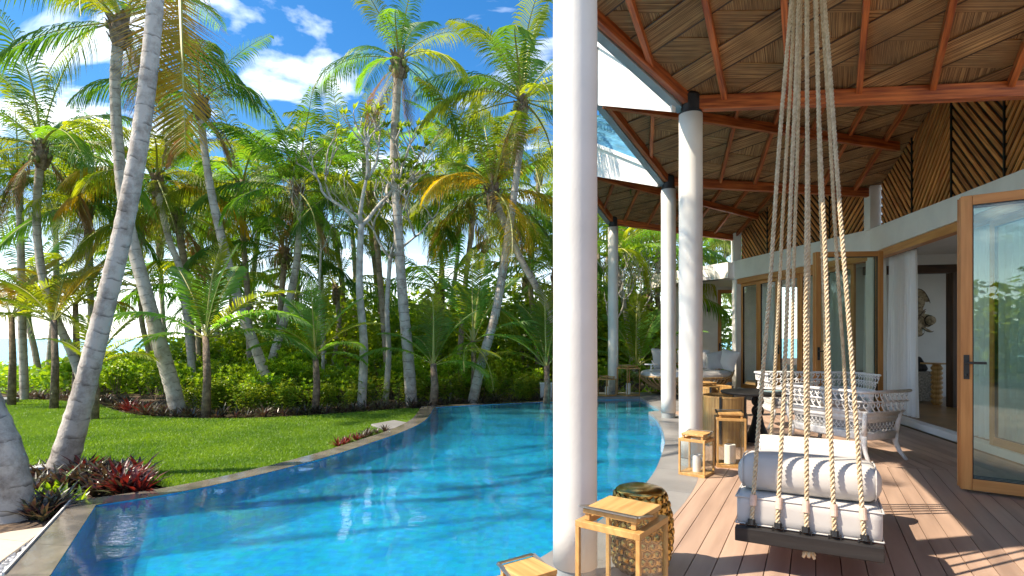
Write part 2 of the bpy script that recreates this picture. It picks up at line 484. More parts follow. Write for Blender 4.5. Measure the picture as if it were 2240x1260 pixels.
# reed matting: uv.x across the reeds, uv.y along them (metres)
def reedmat(name, c, c2):
    m, n, l, out = newmat(name)
    b = n.new('ShaderNodeBsdfPrincipled'); b.inputs['Roughness'].default_value = .8
    t = n.new('ShaderNodeTexCoord'); mp = n.new('ShaderNodeMapping'); mp.inputs['Scale'].default_value = (190, 1.1, 1)
    l.new(t.outputs['UV'], mp.inputs['Vector'])
    n1 = n.new('ShaderNodeTexNoise'); n1.inputs['Scale'].default_value = 1; n1.inputs['Detail'].default_value = 3; n1.inputs['Roughness'].default_value = .65
    l.new(mp.outputs[0], n1.inputs['Vector'])
    ra = n.new('ShaderNodeValToRGB')
    ra.color_ramp.elements[0].position = .42; ra.color_ramp.elements[0].color = (*c2, 1)
    ra.color_ramp.elements[1].position = .60; ra.color_ramp.elements[1].color = (*c, 1)
    l.new(n1.outputs['Fac'], ra.inputs[0])
    n2 = n.new('ShaderNodeTexNoise'); n2.inputs['Scale'].default_value = 3; l.new(t.outputs['Object'], n2.inputs['Vector'])
    r2 = n.new('ShaderNodeValToRGB'); r2.color_ramp.elements[0].position = .3; r2.color_ramp.elements[0].color = (.6, .6, .6, 1); r2.color_ramp.elements[1].position = .7
    l.new(n2.outputs['Fac'], r2.inputs[0])
    mx = n.new('ShaderNodeMixRGB'); mx.blend_type = 'MULTIPLY'; mx.inputs[0].default_value = 1
    l.new(ra.outputs[0], mx.inputs[1]); l.new(r2.outputs[0], mx.inputs[2])
    oi = n.new('ShaderNodeObjectInfo'); mr = n.new('ShaderNodeMapRange'); mr.inputs['To Min'].default_value = .85; mr.inputs['To Max'].default_value = 1.15
    l.new(oi.outputs['Random'], mr.inputs['Value']); h = n.new('ShaderNodeHueSaturation'); l.new(mr.outputs[0], h.inputs['Value']); l.new(mx.outputs[0], h.inputs['Color'])
    l.new(h.outputs[0], b.inputs['Base Color'])
    bp = n.new('ShaderNodeBump'); bp.inputs['Strength'].default_value = .9; bp.inputs['Distance'].default_value = .012
    l.new(n1.outputs['Fac'], bp.inputs['Height']); l.new(bp.outputs[0], b.inputs['Normal'])
    l.new(b.outputs[0], out.inputs['Surface'])
    return m
MAT['reed'] = reedmat('reed_matting', (.66, .39, .155), (.17, .08, .03))
MAT['shingle'] = M('blue_slate', (.10, .30, .44), .45, .25, 5, rnd=.15)
# ================================================================== THE SETTING: ground, sea, pool, deck
rng = random.Random(7)
nrng = np.random.default_rng(11)
Z_WATER, Z_LAWN, Z_GROUND = -.06, -.12, -.15
# pool outline (metres, camera at the origin)
E_PTS = [(-2.6, .55), (-1.9, 1.3), (-1.3, 1.95), (-.6, 2.75), (.0, 3.42), (.28, 3.78), (.9, 4.75), (1.36, 5.65), (1.75, 6.7), (2.15, 8.0), (2.46, 9.5), (2.57, 10.3), (2.6, 10.85)]
E = [tuple(p) for p in smooth_line([Vector((a, b)) for a, b in E_PTS], 6)]
D = offset_line(E, -.45)
E_CORNER = [(2.95, 11.1), (3.04, 13.55)]
FAR = [(2.1, 13.55), (1.2, 13.35), (.2, 13.05), (-.9, 12.6), (-1.93, 12.1)]
RIM_OUT = [tuple(p) for p in smooth_line([Vector(p) for p in [(-1.93, 12.1), (-1.84, 11.0), (-1.81, 10.03), (-1.94, 9.01), (-2.23, 7.95), (-2.51, 7.09), (-2.89, 6.26), (-3.33, 5.57), (-3.92, 5.07)]], 4)]
RIM_IN = offset_line(RIM_OUT, .27)
RIM_IN[0] = (-1.60, 11.98)
RIM_IN[-1] = (-3.62, 4.95)
WEIR_OUT = [(-3.92, 5.07), (-3.11, 3.49), (-2.9, .3)]
WEIR_IN = [(-3.62, 4.95), (-2.83, 3.49), (-2.62, .4)]
FAR_IN = [(2.1, 13.5), (1.25, 13.12), (.28, 12.82), (-.82, 12.38), (-1.60, 11.98)]
basin_poly = E + E_CORNER + FAR_IN[:-1] + RIM_IN + WEIR_IN[1:]
outer_poly = E + E_CORNER + FAR + RIM_OUT[1:] + WEIR_OUT[1:]
def in_poly(pts, poly):
    x, y = pts[:, 0], pts[:, 1]; ins = np.zeros(len(pts), bool)
    P = np.array(poly); j = len(P) - 1
    for i in range(len(P)):
        c = ((P[i, 1] > y) != (P[j, 1] > y)) & (x < (P[j, 0] - P[i, 0]) * (y - P[i, 1]) / (P[j, 1] - P[i, 1] + 1e-12) + P[i, 0])
        ins ^= c; j = i
    return ins
def sheet(name, polys, z, mat, parent=None):
    """flat sheet; polys[0] is the outline, the others are holes"""
    lists = [[Vector((p[0], p[1], 0)) for p in q] for q in polys]
    flat = [p for q in polys for p in q]
    mb = MB()
    fs = []
    for t in tessellate_polygon(lists):
        a, b, c = [flat[i] for i in t]
        cr_ = (b[0] - a[0]) * (c[1] - a[1]) - (b[1] - a[1]) * (c[0] - a[0])
        fs.append(tuple(t) if cr_ > 0 else tuple(t)[::-1])
    mb.add([(p[0], p[1], z) for p in flat], fs)
    return mb.build(name, mat, parent)

# ---- sea and ground
m, n, l, out = newmat('sea_water')
b = n.new('ShaderNodeBsdfPrincipled'); b.inputs['Base Color'].default_value = (.10, .42, .55, 1); b.inputs['Roughness'].default_value = .25
t = n.new('ShaderNodeTexCoord'); no = n.new('ShaderNodeTexNoise'); no.inputs['Scale'].default_value = .6; no.inputs['Detail'].default_value = 6
l.new(t.outputs['Object'], no.inputs['Vector']); bp = n.new('ShaderNodeBump'); bp.inputs['Strength'].default_value = .6
l.new(no.outputs['Fac'], bp.inputs['Height']); l.new(bp.outputs[0], b.inputs['Normal']); l.new(b.outputs[0], out.inputs['Surface'])
struct(sheet('sea', [[(-5000, -5000), (5000, -5000), (5000, 7000), (-5000, 7000)]], -1.0, m))
island = [(-26, -40), (-27, 6), (-23, 22), (-15, 33), (0, 40), (30, 46), (110, 60), (110, -40)]
g = MB()
lists = [[Vector((p[0], p[1], 0)) for p in q] for q in (island, outer_poly)]
flat = island + outer_poly
fs = []
for t in tessellate_polygon(lists):
    a, b_, c = [flat[i] for i in t]
    cr_ = (b_[0] - a[0]) * (c[1] - a[1]) - (b_[1] - a[1]) * (c[0] - a[0])
    fs.append(tuple(t) if cr_ > 0 else tuple(t)[::-1])
ni = len(island)
shore = [(p[0] * 1.25 - 3, p[1] * 1.25) for p in island]
k0 = len(flat)
for i in range(ni):
    j = (i + 1) % ni
    fs.append((i, j, k0 + j, k0 + i))
g.add([(p[0], p[1], Z_GROUND) for p in flat] + [(p[0], p[1], -1.6) for p in shore], fs)
struct(g.build('ground', MAT['soil']))

# ---- lawn
LAWN = RIM_OUT[:-6] + [(-3.42, 5.75), (-3.8, 5.95), (-4.25, 6.5), (-4.5, 6.95), (-5.0, 7.05), (-5.6, 6.9), (-5.9, 6.6), (-7.2, 7.3), (-9.5, 7.4), (-15, 9.5), (-15, 14.6)] + \
       [tuple(p) for p in smooth_line([Vector(q) for q in [(-12.9, 14.2), (-11.2, 13.8), (-9.6, 13.1), (-8.1, 11.7), (-6.9, 10.95), (-5.3, 10.65), (-3.8, 11.15), (-2.3, 12.2)]], 4)]
BORDER = LAWN[-29:]
m, n, l, out = newmat('lawn_turf')
b = n.new('ShaderNodeBsdfPrincipled'); b.inputs['Roughness'].default_value = .9
t = n.new('ShaderNodeTexCoord')
n1 = n.new('ShaderNodeTexNoise'); n1.inputs['Scale'].default_value = 1.1; n1.inputs['Detail'].default_value = 3
n2 = n.new('ShaderNodeTexNoise'); n2.inputs['Scale'].default_value = 60; n2.inputs['Detail'].default_value = 4
for q in (n1, n2): l.new(t.outputs['Object'], q.inputs['Vector'])
r1 = n.new('ShaderNodeValToRGB'); r1.color_ramp.elements[0].position = .35; r1.color_ramp.elements[1].position = .65
r1.color_ramp.elements[0].color = (.085, .165, .014, 1); r1.color_ramp.elements[1].color = (.16, .25, .022, 1)
r2 = n.new('ShaderNodeValToRGB'); r2.color_ramp.elements[0].position = .3; r2.color_ramp.elements[1].position = .7
r2.color_ramp.elements[0].color = (.5, .5, .5, 1)
l.new(n1.outputs['Fac'], r1.inputs[0]); l.new(n2.outputs['Fac'], r2.inputs[0])
mx = n.new('ShaderNodeMixRGB'); mx.blend_type = 'MULTIPLY'; mx.inputs[0].default_value = .8
l.new(r1.outputs[0], mx.inputs[1]); l.new(r2.outputs[0], mx.inputs[2]); l.new(mx.outputs[0], b.inputs['Base Color'])
l.new(b.outputs[0], out.inputs['Surface'])
struct(sheet('lawn', [LAWN], Z_LAWN, m))
# blades
N = 900000
P = np.stack([nrng.uniform(-15, -1.7, N), nrng.uniform(5.4, 14.4, N)], 1)
keep = nrng.random(N) < np.clip(1.35 - (P[:, 1] - 5.4) / 9, .35, 1)
P = P[keep]
P = P[in_poly(P, LAWN)]
P = P[(P[:, 0] > -.93 * P[:, 1])]
nb = len(P)
ang = nrng.uniform(0, 2 * np.pi, nb); hgt = nrng.uniform(.018, .042, nb); wd = nrng.uniform(.004, .008, nb) * (1 + (P[:, 1] - 5.4) / 8)
lean = nrng.normal(0, .018, (nb, 2))
V = np.zeros((nb, 3, 3), np.float32)
dx, dy = np.cos(ang) * wd, np.sin(ang) * wd
V[:, 0] = np.stack([P[:, 0] - dx, P[:, 1] - dy, np.full(nb, Z_LAWN)], 1)
V[:, 1] = np.stack([P[:, 0] + dx, P[:, 1] + dy, np.full(nb, Z_LAWN)], 1)
V[:, 2] = np.stack([P[:, 0] + lean[:, 0], P[:, 1] + lean[:, 1], Z_LAWN + hgt], 1)
me = bpy.data.meshes.new('grass')
me.vertices.add(nb * 3); me.loops.add(nb * 3); me.polygons.add(nb)
me.vertices.foreach_set('co', V.ravel())
me.loops.foreach_set('vertex_index', np.arange(nb * 3, dtype=np.int32))
me.polygons.foreach_set('loop_start', np.arange(nb, dtype=np.int32) * 3)
me.polygons.foreach_set('loop_total', np.full(nb, 3, np.int32))
me.update(); me.materials.append(LEAF['grass'])
tag(place('grass', me), 'short mown green grass of the lawn beside the pool', 'grass', kind='stuff')

# ---- pool
m, n, l, out = newmat('pool_mosaic')
b = n.new('ShaderNodeBsdfPrincipled'); b.inputs['Roughness'].default_value = .35
t = n.new('ShaderNodeTexCoord')
vo = n.new('ShaderNodeTexVoronoi'); vo.inputs['Scale'].default_value = 16; vo.distance = 'CHEBYCHEV'; vo.inputs['Randomness'].default_value = .1
l.new(t.outputs['Object'], vo.inputs['Vector'])
n2 = n.new('ShaderNodeTexNoise'); n2.inputs['Scale'].default_value = 1.1; n2.inputs['Detail'].default_value = 2
l.new(t.outputs['Object'], n2.inputs['Vector'])
ra = n.new('ShaderNodeValToRGB'); ra.color_ramp.elements[0].position = .3; ra.color_ramp.elements[1].position = .7
ra.color_ramp.elements[0].color = (.026, .40, .69, 1); ra.color_ramp.elements[1].color = (.05, .52, .82, 1)
l.new(n2.outputs['Fac'], ra.inputs[0])
mx = n.new('ShaderNodeMixRGB'); mx.blend_type = 'MULTIPLY'; mx.inputs[0].default_value = .35
l.new(ra.outputs[0], mx.inputs[1]); l.new(vo.outputs['Color'], mx.inputs[2]); l.new(mx.outputs[0], b.inputs['Base Color'])
l.new(b.outputs[0], out.inputs['Surface'])
POOLM = m
bs = MB()
nb_ = len(basin_poly); ZB = -.55
fs = []
for i in range(nb_):
    j = (i + 1) % nb_
    fs.append((j, i, nb_ + i, nb_ + j))
for t in tessellate_polygon([[Vector((p[0], p[1], 0)) for p in basin_poly]]):
    a, b_, c = [basin_poly[i] for i in t]
    cr_ = (b_[0] - a[0]) * (c[1] - a[1]) - (b_[1] - a[1]) * (c[0] - a[0])
    t = tuple(t) if cr_ > 0 else tuple(t)[::-1]
    fs.append(tuple(i + nb_ for i in t))
bs.add([(p[0], p[1], -.055) for p in basin_poly] + [(p[0], p[1], ZB) for p in basin_poly], fs)
pool = struct(bs.build('pool_basin', POOLM))
sh = MB()
shelf = [p for p in clip_half(basin_poly, (0, 11.45), (0.02, 1))]
sc_ = [(x * .999 + .0005, y * .999 + .008) for x, y in shelf]
sh.prism(sc_, -.54, -.2)
SHELFM = M('shelf_mosaic', (.22, .66, .74), .4, .5, 9, c2=(.05, .40, .56), detail=3, lo=.42, hi=.6)
struct(sh.build('pool_shelf', SHELFM))
# water: a real rippled surface that refracts and mirrors
m, n, l, out = newmat('pool_water')
gl = n.new('ShaderNodeBsdfGlossy'); gl.inputs['Roughness'].default_value = .012
rf = n.new('ShaderNodeBsdfRefraction'); rf.inputs['IOR'].default_value = 1.333; rf.inputs['Roughness'].default_value = .02; rf.inputs['Color'].default_value = (.72, .96, .99, 1)
tr = n.new('ShaderNodeBsdfTransparent'); tr.inputs['Color'].default_value = (.55, .93, .99, 1)
mt_ = n.new('ShaderNodeMixShader'); mt_.inputs[0].default_value = .55; l.new(rf.outputs[0], mt_.inputs[1]); l.new(tr.outputs[0], mt_.inputs[2])
t = n.new('ShaderNodeTexCoord'); w2 = n.new('ShaderNodeTexNoise'); w2.inputs['Scale'].default_value = 9; w2.inputs['Detail'].default_value = 3; w2.inputs['Distortion'].default_value = .7
mp = n.new('ShaderNodeMapping'); mp.inputs['Scale'].default_value = (.8, 1.8, 1); l.new(t.outputs['Object'], mp.inputs['Vector']); l.new(mp.outputs[0], w2.inputs['Vector'])
bp = n.new('ShaderNodeBump'); bp.inputs['Strength'].default_value = 1.0; bp.inputs['Distance'].default_value = .0012; l.new(w2.outputs['Fac'], bp.inputs['Height'])
l.new(bp.outputs[0], gl.inputs['Normal']); l.new(bp.outputs[0], rf.inputs['Normal'])
fr_ = fresnel(n, l, .03, 1.3, bp.outputs[0])
ms = n.new('ShaderNodeMixShader'); l.new(fr_, ms.inputs[0]); l.new(mt_.outputs[0], ms.inputs[1]); l.new(gl.outputs[0], ms.inputs[2])
l.new(ms.outputs[0], out.inputs['Surface'])
GS = .05
gx = np.arange(-4.1, 3.3, GS); gy = np.arange(.2, 13.9, GS)
XX, YY = np.meshgrid(gx, gy)
wv = np.zeros_like(XX)
wr = np.random.default_rng(5)
for k in range(46):
    lam = wr.uniform(.22, 1.5); th = wr.normal(R(70), .9); ph_ = wr.uniform(0, 6.28)
    amp = .00050 * lam ** 1.05
    kx, ky = 2 * np.pi / lam * np.cos(th), 2 * np.pi / lam * np.sin(th)
    wv += amp * np.sin(kx * XX + ky * YY + ph_ + .6 * np.sin(XX * .7 + k))
cx_ = np.stack([(XX[:-1, :-1] + GS / 2).ravel(), (YY[:-1, :-1] + GS / 2).ravel()], 1)
ins = in_poly(cx_, basin_poly)
for ddx, ddy in ((GS, 0), (-GS, 0), (0, GS), (0, -GS), (GS, GS), (-GS, -GS), (GS, -GS), (-GS, GS)):
    ins |= in_poly(cx_ + np.array([ddx, ddy]), basin_poly)
nxg = XX.shape[1]
ii = np.arange((XX.shape[0] - 1) * (nxg - 1)).reshape(XX.shape[0] - 1, nxg - 1)
r0 = (np.arange(XX.shape[0] - 1)[:, None] * nxg + np.arange(nxg - 1)[None, :]).ravel()[ins]
quads = np.stack([r0, r0 + 1, r0 + nxg + 1, r0 + nxg], 1)
used = np.unique(quads); remap = np.full(XX.size, -1); remap[used] = np.arange(len(used))
co = np.stack([XX.ravel()[used], YY.ravel()[used], Z_WATER + wv.ravel()[used]], 1)
me = bpy.data.meshes.new('pool_water'); me.from_pydata(co.tolist(), [], remap[quads].tolist())
me.polygons.foreach_set('use_smooth', [True] * len(me.polygons)); me.update(); me.materials.append(m)
water = struct(place('pool_water', me))

# infinity edge: wet stones along the lawn, the weir at the near left and the far side
rim = struct(empty('pool_rim', (-2.5, 7, Z_WATER)))
def strip_stones(name, outl, inl, z0, z1, mat, parent, step, gap=.004):
    i = 0
    while i < len(outl) - 1:
        j = min(i + step, len(outl) - 1)
        o_, n_ = outl[i:j + 1], inl[i:j + 1]
        poly = list(o_) + list(n_)[::-1]
        if area2(poly) < 0: poly = poly[::-1]
        cx_ = sum(p[0] for p in poly) / len(poly); cy_ = sum(p[1] for p in poly) / len(poly)
        d0 = Vector((o_[-1][0] - o_[0][0], o_[-1][1] - o_[0][1])); L = d0.length
        s = 1 - gap / max(L, .2)
        poly = [(cx_ + (p[0] - cx_) * s, cy_ + (p[1] - cy_) * s) for p in poly]
        mb = MB(); mb.prism(poly, z0, z1)
        q = mb.build(name, mat, parent); q.matrix_parent_inverse = parent.matrix_basis.inverted()
        i = j
strip_stones('rim_stone', RIM_OUT, RIM_IN, -.30, -.050, MAT['rim'], rim, 4)
wo_, wi_ = [tuple(Vector(WEIR_OUT[0]).lerp(Vector(WEIR_OUT[1]), k / 3)) for k in range(4)], [tuple(Vector(WEIR_IN[0]).lerp(Vector(WEIR_IN[1]), k / 3)) for k in range(4)]
strip_stones('rim_stone', wo_ + WEIR_OUT[2:], wi_ + WEIR_IN[2:], -.30, -.051, MAT['rim'], rim, 1)
strip_stones('rim_stone', FAR[::-1], FAR_IN[::-1], -.30, -.049, MAT['rim'], rim, 1)
mb = MB()
a_, b_ = Vector((*WEIR_OUT[0], -.08)), Vector((*WEIR_OUT[1], -.08))
mb.bar(a_, b_, .012, .09); 
q = mb.build('edge_strip', MAT['white_paint'], rim); q.matrix_parent_inverse = rim.matrix_basis.inverted(); q.location.x -= .012

# pebble channel and beige pavers outside the weir
ch_out = offset_line(WEIR_OUT[:2], -.15) if False else [(WEIR_OUT[0][0] - .12, WEIR_OUT[0][1] - .50), (WEIR_OUT[1][0] - .17, WEIR_OUT[1][1] - .06), (-3.07, .3)]
chan = struct(sheet('drain_channel', [[(WEIR_OUT[0][0] + .20, WEIR_OUT[0][1] - .42), (-3.125, 3.49), (-2.92, .3), (-3.07, .3), (-3.28, 3.43), (-3.80, 4.52)]], -.135, MAT['black_metal']))
pv = struct(empty('garden_path', (-3.8, 3.5, -.1)))
pav = [(-3.70, 4.54), (-3.90, 4.42), (-4.6, 3.55), (-4.2, .3), (-3.10, .3), (-3.30, 3.43)]
if area2(pav) < 0: pav = pav[::-1]
y_ = .3
while y_ < 4.6:
    c_ = clip_half(clip_half(pav, (0, y_ + .004), (0.25, 1)), (0, y_ + .596), (-.25, -1))
    if len(c_) > 2 and abs(area2(c_)) > .01:
        mb = MB(); mb.prism(c_, -.2, -.10)
        q = mb.build('paver', MAT['beige_stone'], pv, bevel=.003); q.matrix_parent_inverse = pv.matrix_basis.inverted()
    y_ += .6
# pebbles: real stones, shared mesh
mb = MB()
mb.lathe((0, 0, 0), [(.004, -.5), (.36, -.36), (.5, 0), (.38, .34), (.004, .46)], 8, cap=False)
pm = mb.mesh('pebble', True); pm.materials.append(MAT['pebble'])
for k in range(110):
    f_ = k / 110
    if f_ < .75:
        p_ = Vector((-3.22, 3.46)).lerp(Vector((-3.74, 4.48)), f_ / .75)
        p_ += Vector((.89, .45)) * rng.uniform(-.04, .055)
    else:
        p_ = Vector((-3.2, 3.4)).lerp(Vector((-3.1, 2.6)), (f_ - .75) / .25) + Vector((rng.uniform(-.05, .06), 0))
    o = place('pebble', pm, chan)
    s = rng.uniform(.04, .065)
    o.location = (p_.x, p_.y, -.12); o.scale = (s, s * rng.uniform(.7, 1.2), s * .6); o.rotation_euler = (0, 0, rng.uniform(0, 6))

# ---- coping and deck
cop = struct(empty('pool_coping', (2, 6, 0)))
strip_stones('coping_stone', E, D, -.17, 0, MAT['concrete'], cop, 5)
def slab(name, poly, z0, z1, mat, parent, bevel=0):
    if area2(poly) < 0: poly = poly[::-1]
    mb = MB(); mb.prism(poly, z0, z1)
    q = mb.build(name, mat, parent, bevel=bevel)
    if parent is not None: q.matrix_parent_inverse = parent.matrix_basis.inverted()
    return q
dl = D[-1]
slab('coping_stone', [E[-1], dl, (3.45, 11.05), (2.95, 11.1)], -.17, -.0005, MAT['concrete'], cop)
slab('coping_stone', [(2.953, 11.105), (3.95, 11.05), (4.0, 12.3), (3.0, 12.32)], -.17, -.001, MAT['concrete'], cop)
slab('coping_stone', [(3.0, 12.326), (4.0, 12.306), (4.05, 13.55), (3.045, 13.56)], -.17, -.0005, MAT['concrete'], cop)
for k in range(4):
    x0_, x1_ = 1.25 + k * .75, 1.25 + k * .75 + .746
    def fy(x): return 13.57 if x > 2.1 else 13.57 - (2.1 - x) * .23
    slab('coping_stone', [(x0_, fy(x0_)), (x1_, fy(x1_)), (x1_, 14.75), (x0_, 14.75)], -.17, -.0008, MAT['concrete'], cop)

P1, P2, P3, P4 = Vector((3.0, 1.5)), Vector((5.42, 5.35)), Vector((6.6, 10.5)), Vector((5.93, 15.2))
Ds = [p for p in D]
def dcut(y0, y1): return [p for p in Ds if y0 <= p[1] < y1]
def dx_at(y):
    for a, b in zip(Ds, Ds[1:]):
        if a[1] <= y <= b[1]: return a[0] + (b[0] - a[0]) * (y - a[1]) / (b[1] - a[1])
    return Ds[-1][0]
ya, yb = 6.64, 10.30
sec1 = dcut(-9, ya) + [(dx_at(ya), ya), (5.50, 5.84), (5.42, 5.35), (3.0, 1.5), (1.5, -1.8), (-3.2, -1.8)]
sec2 = [(dx_at(ya) , ya + .004)] + dcut(ya + .01, yb) + [(dx_at(yb), yb), (6.56, 10.50), (5.50, 5.846)]
sec3 = [(dx_at(yb), yb + .004)] + dcut(yb + .01, 99) + [(3.45, 11.06), (3.96, 11.06), (4.06, 13.56), (4.25, 13.56), (4.25, 14.76), (3.6, 14.76), (3.6, 17.9), (6.2, 17.9), (5.93, 15.2), (6.56, 10.506)]
deck = struct(empty('deck', (3.5, 6, 0)))
BW = .137
for sec, ang_ in ((sec1, 28.1), (sec2, 12.0), (sec3, -4.0)):
    d_ = Vector((math.sin(R(ang_)), math.cos(R(ang_)))); s_ = Vector((d_.y, -d_.x))
    if area2(sec) < 0: sec = sec[::-1]
    vs = [p[0] * s_.x + p[1] * s_.y for p in sec]
    v = math.floor(min(vs) / BW) * BW
    while v < max(vs):
        c_ = clip_half(clip_half(sec, tuple(s_ * (v + .003)), tuple(s_)), tuple(s_ * (v + BW - .003)), tuple(-s_))
        cl = []
        for p in c_:
            if not cl or (Vector(p) - Vector(cl[-1])).length > 1e-4: cl.append(p)
        if len(cl) > 2 and abs(area2(cl)) > .004:
            mb = MB()
            mb.prism(cl, -.03, 0.0, uvf=lambda p: (p[0] * s_.x + p[1] * s_.y, p[0] * d_.x + p[1] * d_.y))
            q = mb.build('deck_board', MAT['deck'], deck); q.matrix_parent_inverse = deck.matrix_basis.inverted()
        v += BW
struct(sheet('deck_base', [sec1], -.06, MAT['slat_back']))
struct(sheet('deck_base', [sec2], -.062, MAT['slat_back']))
struct(sheet('deck_base', [sec3], -.064, MAT['slat_back']))
# stepping stone block and small items beside the rim
slab_o = slab('stepping_stone', [(-1.95, 9.05), (-1.82, 9.95), (-2.12, 10.25), (-2.42, 9.75)], -.15, -.07, MAT['concrete'], None, .01)
tag(slab_o, 'pale stone block on the lawn against the pool rim', 'stone')
# ================================================================== THE VILLA
villa = empty('villa', (4.5, 9, 0))
tag(villa, 'white pool villa with folded reed ceilings, round columns and slatted timber clerestory', 'villa')
C1, C2, C3, C4 = Vector((.366, 3.3)), Vector((1.985, 6.32)), Vector((2.763, 10.05)), Vector((2.54, 14.3))
ZL = {1: (3.95, 3.9), 2: (4.09, 3.85), 3: (4.25, 4.17), 4: (4.42, 4.17)}   # ceiling height at each column / its wall post
V3 = lambda p, z: Vector((p[0], p[1], z))
# ---- columns
for k, (c, zc) in {1: (C1, 3.75), 2: (C2, 3.88), 3: (C3, 4.02), 4: (C4, 4.19)}.items():
    cr_ = empty('column', (c.x, c.y, 0), parent=villa)
    mb = MB(); n_ = 14
    mb.lathe((c.x, c.y, 0), [(.127 + .0012 * math.sin(i * 1.7 + k), .09 + (zc - .09) * i / n_) for i in range(n_ + 1)], 40)
    mb.build('shaft', MAT['column'], cr_, smooth=True)
    mb = MB(); mb.lathe((c.x, c.y, 0), [(.121, 0), (.121, .091)], 40); mb.build('foot', MAT['gutter'], cr_, smooth=False)
    top = ZL[k][0] + .02
    mb = MB(); mb.lathe((c.x, c.y, 0), [(.124, zc), (.124, zc + .02), (.106, zc + .035), (.106, top - .03), (.09, top)], 32)
    mb.build('cap', MAT['black_cap'], cr_, smooth=False)

# ---- folded ceilings, one per bay
class Plane:
    def __init__(s, a, b, c):
        s.o = a; s.e = (b - a).normalized(); nn = (b - a).cross(c - a).normalized()
        if nn.z < 0: nn = -nn
        s.n = nn; s.g = s.e.cross(nn)
    def z(s, x, y): return s.o.z - ((x - s.o.x) * s.n.x + (y - s.o.y) * s.n.y) / s.n.z
    def uv(s, p): d = p - s.o; return (d.dot(s.e), d.dot(s.g))
    def at(s, u, v, h=0): return s.o + s.e * u + s.g * v + s.n * h
def plate(name, pl, poly, h0, h1, mat, parent, ang_=None):
    """prism lying in a plane; ang_ = direction of the reeds in the plane"""
    if area2(poly) < 0: poly = poly[::-1]
    n_ = len(poly); mb = MB()
    vs = [pl.at(u, v, h0) for u, v in poly] + [pl.at(u, v, h1) for u, v in poly]
    fs = [tuple(range(n_))[::-1], tuple(range(n_, 2 * n_))] + [(i, (i + 1) % n_, n_ + (i + 1) % n_, n_ + i) for i in range(n_)]
    ca, sa = math.cos(ang_ or 0), math.sin(ang_ or 0)
    mb.add(vs, fs, [(-u * sa + v * ca, u * ca + v * sa) for u, v in poly] * 2)
    return mb.build(name, mat, parent)
BAYS = {}
